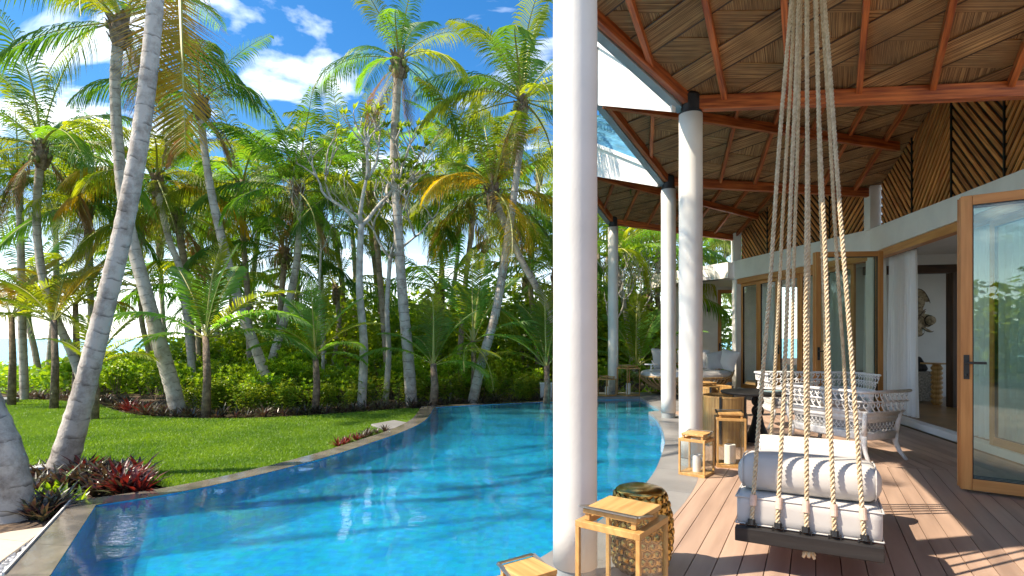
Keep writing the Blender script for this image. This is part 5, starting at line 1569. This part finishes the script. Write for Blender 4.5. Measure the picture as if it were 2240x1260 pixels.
def palm(label, pix, Y, wpx, kind='palm', leafkey='green', n=16, scale=.9, seed=0, mat='trunk', extra=None, emin=-22, emax=82, base_z=-.15, group=None, alt=('yellow', .3), nuts=True, cat='palm tree', name='palm_tree', boot=True, bias=None, cr=True, far=False):
    """pix: photo points from base to crown (x, y or (x, y, depth)); wpx: trunk width in photo pixels at base, .., top"""
    P = [pd(q[0], q[1], q[2] if len(q) > 2 else Y) for q in pix]
    b = P[0].copy(); b.z = base_z
    if P[0].z > base_z + .05:
        d = (P[0] - P[1]); k = (P[0].z - base_z) / max(.05, -d.z)
        b = P[0] + Vector((d.x, d.y, 0)) * min(k, 1.2) * .8; b.z = base_z
        P = [b] + P
    root = empty(name, b)
    tag(root, label, cat, group)
    loc = [p - b for p in P]
    rad = [w * .78 / FPX * Y / 2 for w in wpx]
    tr, top = trunk(root, loc, rad, MAT[mat], 14 if not far else 9, seed=seed)
    if cr:
        if boot: boots(root, top, rad[-1] * 1.15, 22 if not far else 10, seed, h=.42 * scale)
        crown(root, top + Vector((0, 0, .10 * scale)), n, scale, kind, leafkey, seed, emax, emin, seed * 1.3, alt, bias)
        if nuts:
            r_ = random.Random(seed)
            for i in range(4):
                a = r_.uniform(0, 6.28); mb = MB()
                mb.lathe((0, 0, 0), [(.01, -.09), (.05, -.06), (.062, 0), (.045, .055), (.01, .09)], 8)
                o = mb.build('coconut', MAT['nut'], root, smooth=True, local=True)
                o.location = (top.x + math.cos(a) * (rad[-1] + .09), top.y + math.sin(a) * (rad[-1] + .09), top.z - r_.uniform(.0, .25) * scale)
    if cr and not far:
        r_ = random.Random(seed + 500)
        for i in range(2): one_frond(root, top + Vector((0, 0, -.02)), 'palm', 'dead', -50, r_.uniform(0, 6.28), scale * r_.uniform(.5, .72), r_.uniform(-.2, .2), i)
    if extra: extra(root, top)
    return root
G1 = 'coconut palms round the garden'
# the leaning trunk in the foreground and its neighbours
def ex_a(root, top):
    # the long golden frond that hangs into the picture behind the trunk
    b0 = Vector(root.location)
    for k, (q, az_, sc_, lk) in enumerate(((pd(392, -80, 7.6), -58, 1.0, 'gold'), (pd(352, -170, 7.9), -64, 1.0, 'gold'))):
        me = frond_mesh('frond', R(-60), R(24), 3.0, .80, 84, 77 + k, .048, hang=.10, vee=.05, side=.15 - .3 * k)
        me.materials.append(LEAF[lk]); me.materials.append(MAT['rachis'])
        o = bpy.data.objects.new('frond', me); col.objects.link(o); o.parent = root
        o.location = q - b0; o.rotation_euler = (0, 0, R(az_)); o.scale = (sc_, sc_, sc_)
palm('thick pale palm trunk leaning across the left foreground out of the frame', [(128, 1050), (172, 900), (225, 690), (270, 500), (310, 280), (338, 30), (356, -250), (365, -520)], 6.2, [76, 54, 49, 46, 44, 40, 33, 27], n=8, scale=.8, emin=25, seed=1, mat='trunk_near', leafkey='yellow', alt=('gold', .4), extra=ex_a, group=G1, nuts=False)
palm('grey palm trunk base cut off by the left edge', [(30, 1150), (5, 1000), (-45, 870), (-120, 600), (-200, 300), (-300, -60), (-480, -700)], 4.9, [112, 92, 72, 60, 50, 42, 36], n=6, scale=.6, emin=15, seed=2, mat='trunk_near', leafkey='green', group=G1, nuts=False)
palm('tall ringed palm with shaggy boots behind the leaning trunk at upper left', [(378, 850), (352, 760), (322, 650), (292, 540), (270, 430), (256, 290), (252, 170), (262, 60)], 11.4, [44, 40, 36, 33, 30, 28, 26, 30], n=14, scale=1.0, seed=3, leafkey='green', group=G1, alt=('yellow', .5))
palm('straight slim palm nearest the left edge', [(52, 810), (48, 700), (46, 560), (42, 430), (38, 390)], 14.0, [21, 20, 19, 17, 18], n=17, scale=.86, seed=4, leafkey='dark', group=G1)
palm('curving palm with a tall upright crown at far left', [(160, 780), (120, 690), (92, 600), (80, 480), (86, 380), (90, 330)], 13.0, [25, 23, 21, 20, 19, 22], n=17, scale=1.02, seed=5, leafkey='green', group=G1, emin=-30)
palm('slim palm bending left with sparse crown against the blue sky', [(566, 780), (528, 680), (492, 550), (462, 420), (444, 300), (438, 232)], 12.6, [32, 28, 25, 23, 20, 19], n=9, scale=.80, seed=8, leafkey='green', group=G1, emin=-12, alt=('dark', .4))
palm('tallest straight palm in the middle against open blue sky', [(892, 770), (880, 640), (870, 480), (862, 330), (868, 210), (872, 140)], 12.8, [34, 30, 27, 25, 22, 23], n=12, scale=.84, seed=9, leafkey='green', group=G1, emin=-25, alt=('yellow', .2))
palm('leaning palm with heavy drooping crown next to the near column', [(1052, 800), (1085, 680), (1108, 540), (1128, 400), (1140, 300), (1142, 230)], 13.2, [30, 26, 24, 22, 19, 20], n=20, scale=1.0, seed=10, leafkey='yellow', group=G1, alt=('dark', .35))
palm('palm leaning right with a big golden crown below the heavy one', [(1218, 720), (1180, 640), (1135, 560), (1100, 480), (1078, 425)], 13.8, [22, 21, 20, 19, 21], n=19, scale=1.0, seed=11, leafkey='yellow', group=G1, alt=('gold', .3), bias=(R(180), .3))
palm('curved palm with wide green crown left of the white-barked tree', [(598, 780), (622, 700), (645, 600), (654, 520), (656, 450), (650, 425)], 14.2, [26, 24, 22, 20, 18, 20], n=16, scale=.92, seed=12, leafkey='green', group=G1)
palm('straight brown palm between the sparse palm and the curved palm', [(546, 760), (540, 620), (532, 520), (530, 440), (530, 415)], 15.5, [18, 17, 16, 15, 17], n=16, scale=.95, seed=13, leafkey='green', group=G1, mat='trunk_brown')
palm('short-crowned palm right behind the leaning foreground trunk', [(400, 620), (372, 530), (352, 450), (344, 400)], 13.6, [20, 19, 17, 19], n=14, scale=.82, seed=14, leafkey='yellow', group=G1, alt=('gold', .3))
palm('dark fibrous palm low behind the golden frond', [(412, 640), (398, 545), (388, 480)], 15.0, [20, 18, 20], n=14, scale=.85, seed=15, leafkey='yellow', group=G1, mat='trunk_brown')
palm('low palm with spreading crown right of the far-left pair', [(198, 640), (194, 540), (188, 455)], 14.5, [17, 16, 20], n=16, scale=.85, seed=16, leafkey='yellow', group=G1, alt=('green', .5))
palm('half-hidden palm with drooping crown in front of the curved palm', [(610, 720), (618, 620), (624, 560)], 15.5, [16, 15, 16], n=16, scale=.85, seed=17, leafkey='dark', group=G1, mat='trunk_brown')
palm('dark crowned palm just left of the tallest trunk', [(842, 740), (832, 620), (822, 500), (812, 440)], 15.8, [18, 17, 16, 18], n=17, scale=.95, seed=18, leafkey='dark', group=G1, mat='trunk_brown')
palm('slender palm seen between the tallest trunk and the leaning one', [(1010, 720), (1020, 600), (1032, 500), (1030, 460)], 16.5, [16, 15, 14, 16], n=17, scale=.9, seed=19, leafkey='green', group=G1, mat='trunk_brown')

# background grove: many more crowns behind, alike
GB = 'palms of the background grove'
rb = random.Random(41)
bgp = [(120, 470, 18), (300, 470, 19), (470, 500, 19), (575, 430, 18.5), (700, 470, 17.5), (735, 520, 19), (760, 400, 20), (800, 360, 19), (955, 440, 19), (1100, 480, 20), (1160, 520, 18), (1180, 380, 19), (1215, 600, 17), (1010, 360, 21),
       (1345, 560, 17.5), (1400, 500, 20.5), (1440, 560, 19), (1385, 620, 22), (1500, 540, 22), (1560, 560, 24), (1590, 540, 23), (1330, 470, 22), (1300, 380, 21), (640, 400, 23), (430, 420, 22), (350, 540, 21),
       (60, 640, 17), (310, 640, 18), (430, 630, 17.5), (510, 650, 18.5), (735, 640, 18), (960, 640, 18.5), (1150, 620, 19), (1420, 660, 19), (1480, 640, 20)]
for i, (x, y, Y) in enumerate(bgp):
    lx = x + rb.uniform(-45, 45) * (.4 if y > 590 else 1)
    yb_ = 770
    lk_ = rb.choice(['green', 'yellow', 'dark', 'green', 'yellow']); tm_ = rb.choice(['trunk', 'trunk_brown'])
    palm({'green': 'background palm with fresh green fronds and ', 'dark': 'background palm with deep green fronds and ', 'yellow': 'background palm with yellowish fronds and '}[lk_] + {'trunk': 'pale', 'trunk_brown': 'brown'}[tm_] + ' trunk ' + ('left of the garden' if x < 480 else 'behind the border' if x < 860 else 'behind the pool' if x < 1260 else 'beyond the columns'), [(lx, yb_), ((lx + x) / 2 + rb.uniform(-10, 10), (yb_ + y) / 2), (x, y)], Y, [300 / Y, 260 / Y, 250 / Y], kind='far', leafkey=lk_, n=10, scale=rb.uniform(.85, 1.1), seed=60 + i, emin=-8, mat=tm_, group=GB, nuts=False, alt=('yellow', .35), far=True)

# young palms growing out of the shrubs
def young(label, x, y, Y, h, n, scale, seed, leafkey='young', alt=('yellow', .25), spec=None, emin=5, w=.07):
    c = pd(x, y, Y); root = empty('young_palm', (c.x, c.y, -.15)); tag(root, label, 'young palm', 'young palms in the shrub border')
    hh = c.z + .15
    mb = MB(); mb.tube([(0, 0, 0), (.03, 0, hh * .5), (0, 0, hh)], [w * 1.2, w, w * .8], 12); mb.build('trunk', MAT['boot'], root, smooth=True, local=True)
    if spec:
        for j, (e, a, s) in enumerate(spec): one_frond(root, (0, 0, hh - .05), 'young', leafkey if j % 4 else alt[0], e, R(a), s, 0, j % 2)
    else: crown(root, (0, 0, hh - .05), n, scale, 'young', leafkey, seed, 84, emin, seed, alt)
    return root
young('large young palm with wide arching teal-green fronds left of centre', 450, 735, 10.9, 1, 12, 1.0, 21, spec=[(82, 95, .92), (68, 80, .9), (68, 150, .85), (36, 178, .95), (52, 5, .92), (36, -15, 1.0), (18, 12, .95), (82, 30, .85), (52, 60, .75), (52, 120, .7), (18, 190, .6)])
young('bright young palm in the middle of the shrub border', 690, 775, 11.8, 1, 11, .78, 22, spec=[(82, 90, .78), (68, 140, .75), (68, 40, .75), (52, 170, .68), (52, 10, .7), (36, 200, .6), (36, -20, .6), (82, -90, .7), (52, -120, .55), (18, 20, .5)])
young('young palm with one broad frond facing the pool corner', 948, 795, 12.6, 1, 10, .9, 23, spec=[(82, -80, .80), (68, 75, .72), (52, 165, .72), (36, 190, .75), (36, 5, .7), (68, 20, .72), (18, -10, .6), (52, 120, .65)], w=.085)
young('tall bright young palm left of the leaning palm base', 1035, 745, 13.4, 1, 12, 1.0, 24, spec=[(82, 100, 1.05), (82, 60, 1.0), (68, 130, .95), (68, 30, .95), (52, 170, .9), (36, 0, .95), (18, 15, .9), (36, 195, .8), (-24, -60, .7), (0, -100, .7)])
young('young palm fan half hidden by the near column', 1195, 800, 12.9, 1, 10, .9, 25, spec=[(82, 95, .92), (68, 110, .88), (68, 160, .8), (52, 190, .75), (36, 170, .7), (52, 20, .7), (82, 0, .8)])
young('small yellow-green young palm beside the leaning foreground trunk', 205, 800, 10.6, 1, 9, .7, 26, leafkey='yellow', spec=[(82, 90, .62), (68, 60, .62), (52, 10, .62), (68, 130, .6), (36, 5, .55), (52, 170, .55)])
young('yellow young palm with long fronds low at the far left', 118, 700, 12.2, 1, 9, .9, 27, leafkey='yellow', alt=('gold', .5), spec=[(68, 90, .8), (52, 170, .95), (36, 190, 1.0), (18, 175, 1.0), (68, 30, .85), (52, 10, .85), (82, 60, .9)])
young('yellow young palm with splayed fronds behind the leaning trunk', 165, 665, 13.2, 1, 9, .9, 29, leafkey='gold', alt=('yellow', .5), spec=[(68, 90, .8), (52, 170, .85), (36, 190, .8), (68, 30, .8), (52, 10, .8), (82, 60, .85), (18, 0, .7)])
young('golden young palm low at the left edge before the sea', 25, 690, 12.8, 1, 9, .9, 30, leafkey='yellow', alt=('gold', .5), spec=[(68, 90, .9), (52, 0, .9), (36, 10, .9), (68, 60, .85), (52, 150, .85), (18, -10, .8)])
young('broad arching palm frond plant between the far columns', 1392, 800, 16.2, 1, 10, 1.0, 28, spec=[(82, 80, 1.0), (68, 40, 1.0), (52, 10, 1.05), (52, 150, .9), (36, -5, 1.0), (36, 175, .9), (68, 130, .9), (18, 20, .8)])
# ================================================================== SHRUBS AND GROUND PLANTS
def leaf_quad(V, F, o, d, n, L, w, curl=.15):
    """pointed leaf: 2 quads, folded along the middle"""
    s = d.cross(n).normalized()
    b = len(V); m1 = o + d * L * .5 + n * L * curl; e = o + d * L - n * L * curl * .3
    V += [tuple(o), tuple(m1 + s * w), tuple(m1 - n * w * .35), tuple(m1 - s * w), tuple(e)]
    F += [(b, b + 2, b + 1), (b, b + 3, b + 2), (b + 2, b + 4, b + 1), (b + 3, b + 4, b + 2)]
def mesh_of(name, V, F, mats, MI=None):
    me = bpy.data.meshes.new(name); me.from_pydata(V, [], F)
    for m_ in mats: me.materials.append(m_)
    if MI: me.polygons.foreach_set('material_index', MI)
    me.update(); return me
def rosette_shrub(seed, w, h, n, ll=.12, k=9):
    r_ = random.Random(seed); V, F = [], []
    for i in range(n):
        a = r_.uniform(0, 6.28); e = math.asin(r_.uniform(.0, 1.0)); rr = r_.uniform(.72, 1.0)
        c = Vector((math.cos(a) * math.cos(e) * w * rr, math.sin(a) * math.cos(e) * w * rr, h * (.35 + .65 * math.sin(e) * rr) * r_.uniform(.8, 1.08)))
        ax = (Vector((c.x, c.y, h * .5)) * .6 + Vector((0, 0, 1))).normalized()
        t1 = ax.cross(Vector((1, .3, 0))).normalized(); t2 = ax.cross(t1)
        for j in range(k):
            b = j * 2.4; op = .35 + .75 * j / k
            d = (ax * math.cos(op) + (t1 * math.cos(b) + t2 * math.sin(b)) * math.sin(op)).normalized()
            nn = (ax - d * ax.dot(d)).normalized() if abs(ax.dot(d)) < .98 else t1
            leaf_quad(V, F, c, d, nn, ll * r_.uniform(.75, 1.15), ll * .20, .1)
    nf = len(F)
    for i in range(8):
        a = r_.uniform(0, 6.28); q = Vector((math.cos(a), math.sin(a), 0)); b = len(V); p0_, p1_ = q * w * .1, q * w * .6 + Vector((0, 0, h * .7))
        s = Vector((-q.y, q.x, 0)) * .008
        V += [tuple(p0_ - s), tuple(p0_ + s), tuple(p1_ + s * .6), tuple(p1_ - s * .6)]; F.append((b, b + 1, b + 2, b + 3))
    return mesh_of('foliage', V, F, [LEAF['shrub'], MAT['boot']], [0] * nf + [1] * (len(F) - nf))
def small_shrub(seed, w, h, n, ll=.055):
    r_ = random.Random(seed); V, F = [], []
    stems = [(r_.uniform(-w, w), r_.uniform(-w, w), h * r_.uniform(.6, 1.05)) for _ in range(9)]
    for i in range(n):
        x, y, hh = stems[r_.randrange(9)]; t_ = r_.uniform(.08, 1) ** .8
        a = r_.uniform(0, 6.28); rad = w * .42 * (1.1 - .55 * t_) * r_.uniform(.4, 1)
        c = Vector((x * (.5 + .5 * t_) + math.cos(a) * rad, y * (.5 + .5 * t_) + math.sin(a) * rad, hh * t_))
        d = Vector((math.cos(a), math.sin(a), r_.uniform(-.5, .6))).normalized(); nn = Vector((0, 0, 1)); nn = (nn - d * d.z + Vector((r_.uniform(-.4, .4), r_.uniform(-.4, .4), 0))).normalized()
        leaf_quad(V, F, c, d, nn, ll * r_.uniform(.7, 1.2), ll * .42, .08)
    return mesh_of('foliage', V, F, [LEAF['shrub2']])
def blade_plant(seed, n, L, w, key, up=.55):
    r_ = random.Random(seed); V, F = [], []
    for i in range(n):
        a = i * 2.4 + r_.uniform(-.2, .2); e = R(80) - R(75) * (i / n) * (1 - up * .5) + r_.uniform(-.1, .1); ll = L * r_.uniform(.7, 1.1)
        q = Vector((math.cos(a), math.sin(a), 0)); s = Vector((-q.y, q.x, 0))
        pts = []; p = Vector((0, 0, 0)) + q * .01; ee = e
        for k in range(4):
            pts.append(p.copy()); p = p + (q * math.cos(ee) + Vector((0, 0, math.sin(ee)))) * ll / 3; ee -= R(16) + .15 * (1 - up)
        ws = (w * .6, w, w * .75, 0)
        b = len(V)
        for k in range(3):
            nn = Vector((0, 0, 1))
            V += [tuple(pts[k] - s * ws[k]), tuple(pts[k] - q * .0 - Vector((0, 0, ws[k] * .35))), tuple(pts[k] + s * ws[k])]
        V.append(tuple(pts[3]))
        for k in range(2): F += [(b + 3 * k, b + 3 * k + 1, b + 3 * k + 4, b + 3 * k + 3), (b + 3 * k + 1, b + 3 * k + 2, b + 3 * k + 5, b + 3 * k + 4)]
        F += [(b + 6, b + 7, b + 9), (b + 7, b + 8, b + 9)]
    return mesh_of('leaves', V, F, [LEAF[key]])
RS = [rosette_shrub(i, .42, .92, 62) for i in range(5)]
SS = [small_shrub(i, .26, .66, 620) for i in range(4)]
CP = [blade_plant(i, 22, .34, .019, 'purple', .45) for i in range(4)]
RP = [blade_plant(i + 20, 20, .36, .026, 'red', .9) for i in range(3)]
PP = [blade_plant(i + 40, 20, .34, .024, 'purple', .9) for i in range(3)]
GP = [blade_plant(i + 60, 9, .30, .035, 'shrub', .6) for i in range(3)]
rs = random.Random(5)
def zone(x, y):
    q = CX + FPX * x / y
    for lim, w_ in ((200, 'left of the leaning trunk'), (420, 'round the tall ringed palm'), (560, 'below the large young palm'), (760, 'below the bright young palm'), (930, 'below the tallest palm'), (1120, 'near the far pool corner')):
        if q < lim: return w_
    return 'beyond the far end of the pool'
def plant(name, me, x, y, s, label, cat, group, z=Z_GROUND, sz=1.0):
    o = place(name, me, None); o.location = (x, y, z); o.rotation_euler = (0, 0, rs.uniform(0, 6.28)); o.scale = (s, s, s * sz)
    tag(o, label, cat, group); return o
# border front line, from far left round to the far corner of the pool
bl = [tuple(p) for p in BORDER] + [(-1.95, 12.3), (-.9, 12.78), (.2, 13.22), (1.2, 13.55), (1.3, 14.9), (2.4, 14.95), (3.5, 14.95)]
L_ = [0]
for a, b in zip(bl, bl[1:]): L_.append(L_[-1] + math.dist(a, b))
def along(s, off):
    k = 0
    while k < len(L_) - 2 and L_[k + 1] < s: k += 1
    a, b = Vector(bl[k]), Vector(bl[k + 1]); t_ = (s - L_[k]) / max(1e-6, L_[k + 1] - L_[k]); d = (b - a).normalized()
    return a.lerp(b, t_) + Vector((-d.y, d.x)) * off
T_ = L_[-1]
s = .2
while s < T_ - .2:
    for off in (.18, .46):
        p = along(s + rs.uniform(-.12, .12), off + rs.uniform(-.08, .08))
        red = -8.3 < p.x < -7.2 and rs.random() < .4
        plant('cradle_plant', rs.choice(RP if red else CP), p.x, p.y, rs.uniform(.75, 1.1), 'red spiky plant at the left end of the border edge' if red else 'low dark spiky plant on the border edge ' + zone(p.x, p.y), 'spiky plant', 'red plants in the border' if red else 'spiky plants along the border edge')
    s += .30
s = .2
while s < T_ - .1:
    p = along(s, .95 + rs.uniform(-.15, .2))
    if p.x > -7.0 and p.x < 1.2: plant('small_shrub', rs.choice(SS), p.x, p.y, rs.uniform(.85, 1.2), 'small-leaved yellow-green shrub in the front row ' + zone(p.x, p.y), 'shrub', 'small shrubs in the border')
    s += .40
for row, (off, sc) in enumerate(((1.45, .85), (2.05, 1.0), (2.7, 1.08), (3.5, 1.15), (4.4, 1.2))):
    s = rs.uniform(0, .4)
    while s < T_ - .1:
        p = along(s, off + rs.uniform(-.25, .25))
        if p.x > 1.0 and row < 2: s += .6; continue
        if -1.3 < p.x < .3 and row < 2 and rs.random() < .6: s += .6; continue
        plant('leafy_shrub', rs.choice(RS), p.x, p.y, sc * rs.uniform(.85, 1.15), 'bright leafy shrub in the ' + ('second', 'third', 'fourth', 'fifth', 'last')[row] + ' row ' + zone(p.x, p.y), 'shrub', 'leafy shrubs in the border', sz=rs.uniform(.9, 1.1))
        s += .62 + .05 * row
# shrubs behind the far coping and along the far side of the deck
for i in range(16):
    x = 1.6 + i * .17 + rs.uniform(-.1, .1); plant('leafy_shrub', rs.choice(RS), x, 15.5 + rs.uniform(0, 1.6), rs.uniform(.7, 1.1), 'leafy shrub behind the far end of the pool deck', 'shrub', 'shrubs behind the far deck')
for i in range(9):
    plant('broadleaf_plant', rs.choice(GP), 2.9 + i * .16 + rs.uniform(-.06, .06), 14.95 + rs.uniform(0, .3), rs.uniform(.9, 1.5), 'low broad-leaved plant behind the large lantern', 'plant', 'low plants behind the far lanterns')
# foreground bed round the leaning trunk
for i in range(34):
    c = px(rs.uniform(165, 306), rs.uniform(1050, 1092), -.15)
    if (c.xy - Vector((-4.93, 6.2))).length < .3: continue
    plant('bromeliad', rs.choice(RP if rs.random() < .2 else PP), c.x, c.y, rs.uniform(.8, 1.1), 'red and purple bromeliad at the foot of the leaning palm', 'bromeliad', 'bromeliads by the leaning palm')
for i in range(26):
    c = px(rs.uniform(60, 300), rs.uniform(1075, 1145), -.15)
    if c.x > -3.2 - (c.y - 3.5) * .52 or c.y < 4.7: continue
    plant('bromeliad', rs.choice(PP), c.x, c.y, rs.uniform(.7, 1.05), 'purple-green bromeliad in the dark bed beside the pool weir', 'bromeliad', 'bromeliads by the weir')
for i in range(7):
    c = px(70 + i * 7 + rs.uniform(-4, 4), 1040 + rs.uniform(0, 16), -.15); plant('bromeliad', rs.choice(PP), c.x, c.y, rs.uniform(.7, .9), 'dark purple bromeliad left of the leaning trunk', 'bromeliad', 'bromeliads left of the leaning trunk')
for (x, y) in ((108, 1092), (128, 1086), (58, 1078), (175, 1108), (75, 1098), (140, 1098)):
    c = px(x, y, -.15); plant('seedling', rs.choice(GP), c.x, c.y, rs.uniform(.55, .8), 'small light green seedling in the dark bed', 'seedling', 'seedlings in the dark bed', sz=1.3)
for i in range(9):
    t_ = i / 8; a = Vector((-2.36, 7.9)).lerp(Vector((-2.02, 9.15)), t_)
    plant('bromeliad', rs.choice(RP if i < 4 else PP), a.x - rs.uniform(.02, .12), a.y, rs.uniform(.42, .6), 'small red plant in the strip beside the pool rim', 'bromeliad', 'red plants beside the rim', z=Z_LAWN)
# utility box, garden light, white box, round white disc on the lawn
c = px(93, 1052, -.15); mb = MB(); mb.box((c.x, c.y, -.08), (.17, .15, .16), .3); o = mb.build('utility_box', MAT['box'], None, bevel=.012)
mb = MB(); mb.box((c.x, c.y, .0085), (.185, .165, .016), .3); mb.build('lid', MAT['box'], o, bevel=.004); tag(o, 'small grey utility box beside the leaning palm trunk', 'utility box')
c = px(985, 876, -.15); mb = MB(); mb.box((c.x, c.y, .1), (.06, .06, .5)); o = mb.build('garden_light', MAT['box'], None, bevel=.004)
mb = MB(); mb.box((c.x, c.y, .365), (.075, .075, .03)); mb.build('cap', MAT['gutter'], o, bevel=.003); tag(o, 'slim grey garden light post among the border shrubs', 'garden light')
c = Vector((.82, 13.75)); mb = MB(); mb.box((c.x, c.y, .08), (.28, .28, .46)); o = mb.build('speaker_box', MAT['box'], None, bevel=.01)
mb = MB(); mb.box((c.x, c.y, .318), (.30, .30, .02)); mb.build('lid', MAT['white_paint'], o, bevel=.004); tag(o, 'pale grey box at the pool corner half hidden by the near column', 'box')
c = px(0, 882, Z_LAWN); mb = MB(); mb.lathe((c.x, c.y, Z_LAWN), [(.30, 0), (.34, .02), (.34, .10), (.33, .11)], 32); o = mb.build('stone_disc', MAT['concrete'], None, bevel=.004); tag(o, 'round pale stone disc on the lawn at the left edge', 'stone')

# ---- pale-barked branching trees
def bark_tree(label, x, yb_, yt, Y, seed, leafy=.6, key='shrub', w=.085, lean=0.0, spread=1.0):
    base = pd(x, yb_, Y); fork = pd(x + lean, yt, Y); root = empty('frangipani_tree', (base.x, base.y, -.15)); tag(root, label, 'tree')
    r_ = random.Random(seed); hf = fork.z + .15; dxx = fork.x - base.x
    mb = MB(); mb.tube(smooth_line([Vector((0, 0, 0)), Vector((dxx * .2 + .06, 0, hf * .33)), Vector((dxx * .7 - .05, .05, hf * .66)), Vector((dxx, 0, hf))], 6), [w * (1.25 - .5 * i / 18) for i in range(19)], 12); mb.build('trunk', MAT['white_bark'], root, smooth=True, local=True)
    V, F = [], []
    mbb = MB()
    def grow(p, d, L, r0, depth):
        q = [p]; dd = d
        for k in range(4):
            dd = (dd + Vector((r_.uniform(-.3, .3), r_.uniform(-.3, .3), r_.uniform(-.1, .25)))).normalized(); q.append(q[-1] + dd * L / 4)
        mbb.tube(q, [r0 * (1 - .1 * k) for k in range(5)], 7)
        if depth == 0:
            for j in range(9):
                b = j * 2.4; e = (dd + Vector((math.cos(b), math.sin(b), .1)) * (.5 + .06 * j)).normalized()
                if r_.random() < leafy: leaf_quad(V, F, q[-1], e, Vector((0, 0, 1)).cross(e).cross(e).normalized() * -1 if abs(e.z) < .95 else Vector((1, 0, 0)), r_.uniform(.12, .24), .03, .1)
            return
        for j in range(2 + (r_.random() < .55)):
            nd = (dd + Vector((r_.uniform(-1, 1) * spread, r_.uniform(-1, 1) * spread, r_.uniform(-.1, .7)))).normalized()
            grow(q[-1], nd, L * r_.uniform(.65, .85), r0 * .68, depth - 1)
    for j in range(3):
        a = j * 2.1 + seed; grow(Vector((dxx, 0, hf - .05)), Vector((math.cos(a) * .7, math.sin(a) * .5, .9)).normalized(), 1.0 if w > .07 else .8, w * .62, 3)
    mbb.build('branches', MAT['white_bark'], root, smooth=True, local=True)
    place('crown', mesh_of('crown', V, F, [LEAF[key]]), root, local=True)
bark_tree('pale branching tree with twisting bare limbs left of the tallest palm', 790, 790, 490, 12.4, 3, .75, key='under')
bark_tree('slim crooked pale trunk between the branching tree and the tallest palm', 842, 790, 560, 13.0, 5, .6, key='under', w=.06, lean=12)
bark_tree('thin young pale tree with a tuft of leaves right of the curved palm', 702, 780, 545, 14.0, 8, .7, key='under', w=.035, spread=.6)
bark_tree('frangipani bush with light green leaf whorls behind the far columns', 1345, 830, 705, 16.8, 11, 1.0, w=.05)
bark_tree('second frangipani with leaf whorls right of the far column', 1400, 830, 690, 17.4, 14, 1.0, w=.05)

# ---- understorey: the tangle behind the shrubs that reads as one mass
def tangle(name, n, xr, yr, zf, key, ll, seed, label):
    g_ = np.random.default_rng(seed)
    X = g_.uniform(xr[0], xr[1], n); Y = g_.uniform(yr[0], yr[1], n)
    # clumpy height
    H = zf(X, Y)
    cl = .5 + .5 * np.sin(X * 1.7 + 1.3 * np.sin(Y * 1.1 + seed)) * np.sin(Y * 1.9 + X * .6)
    H = H * (.55 + .6 * cl); Z = -.15 + H * g_.random(n) ** .75
    d = g_.normal(size=(n, 3)); d[:, 2] = d[:, 2] * .5 - .15; d /= np.linalg.norm(d, axis=1)[:, None]
    u = g_.normal(size=(n, 3)); s_ = np.cross(d, u); s_ /= np.linalg.norm(s_, axis=1)[:, None]
    L = g_.uniform(.6, 1.3, n)[:, None] * ll; w = L * g_.uniform(.14, .26, n)[:, None]
    o = np.stack([X, Y, Z], 1)
    V = np.stack([o, o + d * L * .5 + s_ * w, o + d * L, o + d * L * .5 - s_ * w], 1).astype(np.float32)
    me = bpy.data.meshes.new(name); me.vertices.add(n * 4); me.loops.add(n * 4); me.polygons.add(n)
    me.vertices.foreach_set('co', V.ravel()); me.loops.foreach_set('vertex_index', np.arange(n * 4, dtype=np.int32))
    me.polygons.foreach_set('loop_start', np.arange(n, dtype=np.int32) * 4); me.polygons.foreach_set('loop_total', np.full(n, 4, np.int32))
    me.update(); me.materials.append(LEAF[key])
    tag(place(name, me), label, 'undergrowth', kind='stuff')
tangle('undergrowth', 40000, (-14.5, 4.5), (17.5, 23), lambda x, y: 1.0 + 2.2 / (1 + np.exp(-(x + 9.5) * .8)), 'under', .26, 3, 'tangle of green undergrowth behind the palms')
tangle('undergrowth', 14000, (-12, 9), (22, 28), lambda x, y: 1.4 + 2.2 / (1 + np.exp(-(x + 7.5) * .6)), 'under', .34, 4, 'green wood behind the palm grove')
tangle('undergrowth', 16000, (.5, 7.5), (18.6, 23), lambda x, y: 3.0 + 0 * x, 'under', .24, 6, 'green thicket beyond the far columns')
tangle('undergrowth', 7000, (-17, -8), (15.5, 19), lambda x, y: .85 + 0 * x, 'shrub', .20, 7, 'low bright shrubs in front of the sea')

tangle('undergrowth', 9000, (-22, -6), (-16, -9), lambda x, y: 3.6 + 0 * x, 'under', .5, 9, 'garden thicket on the camera side that the door glass mirrors')
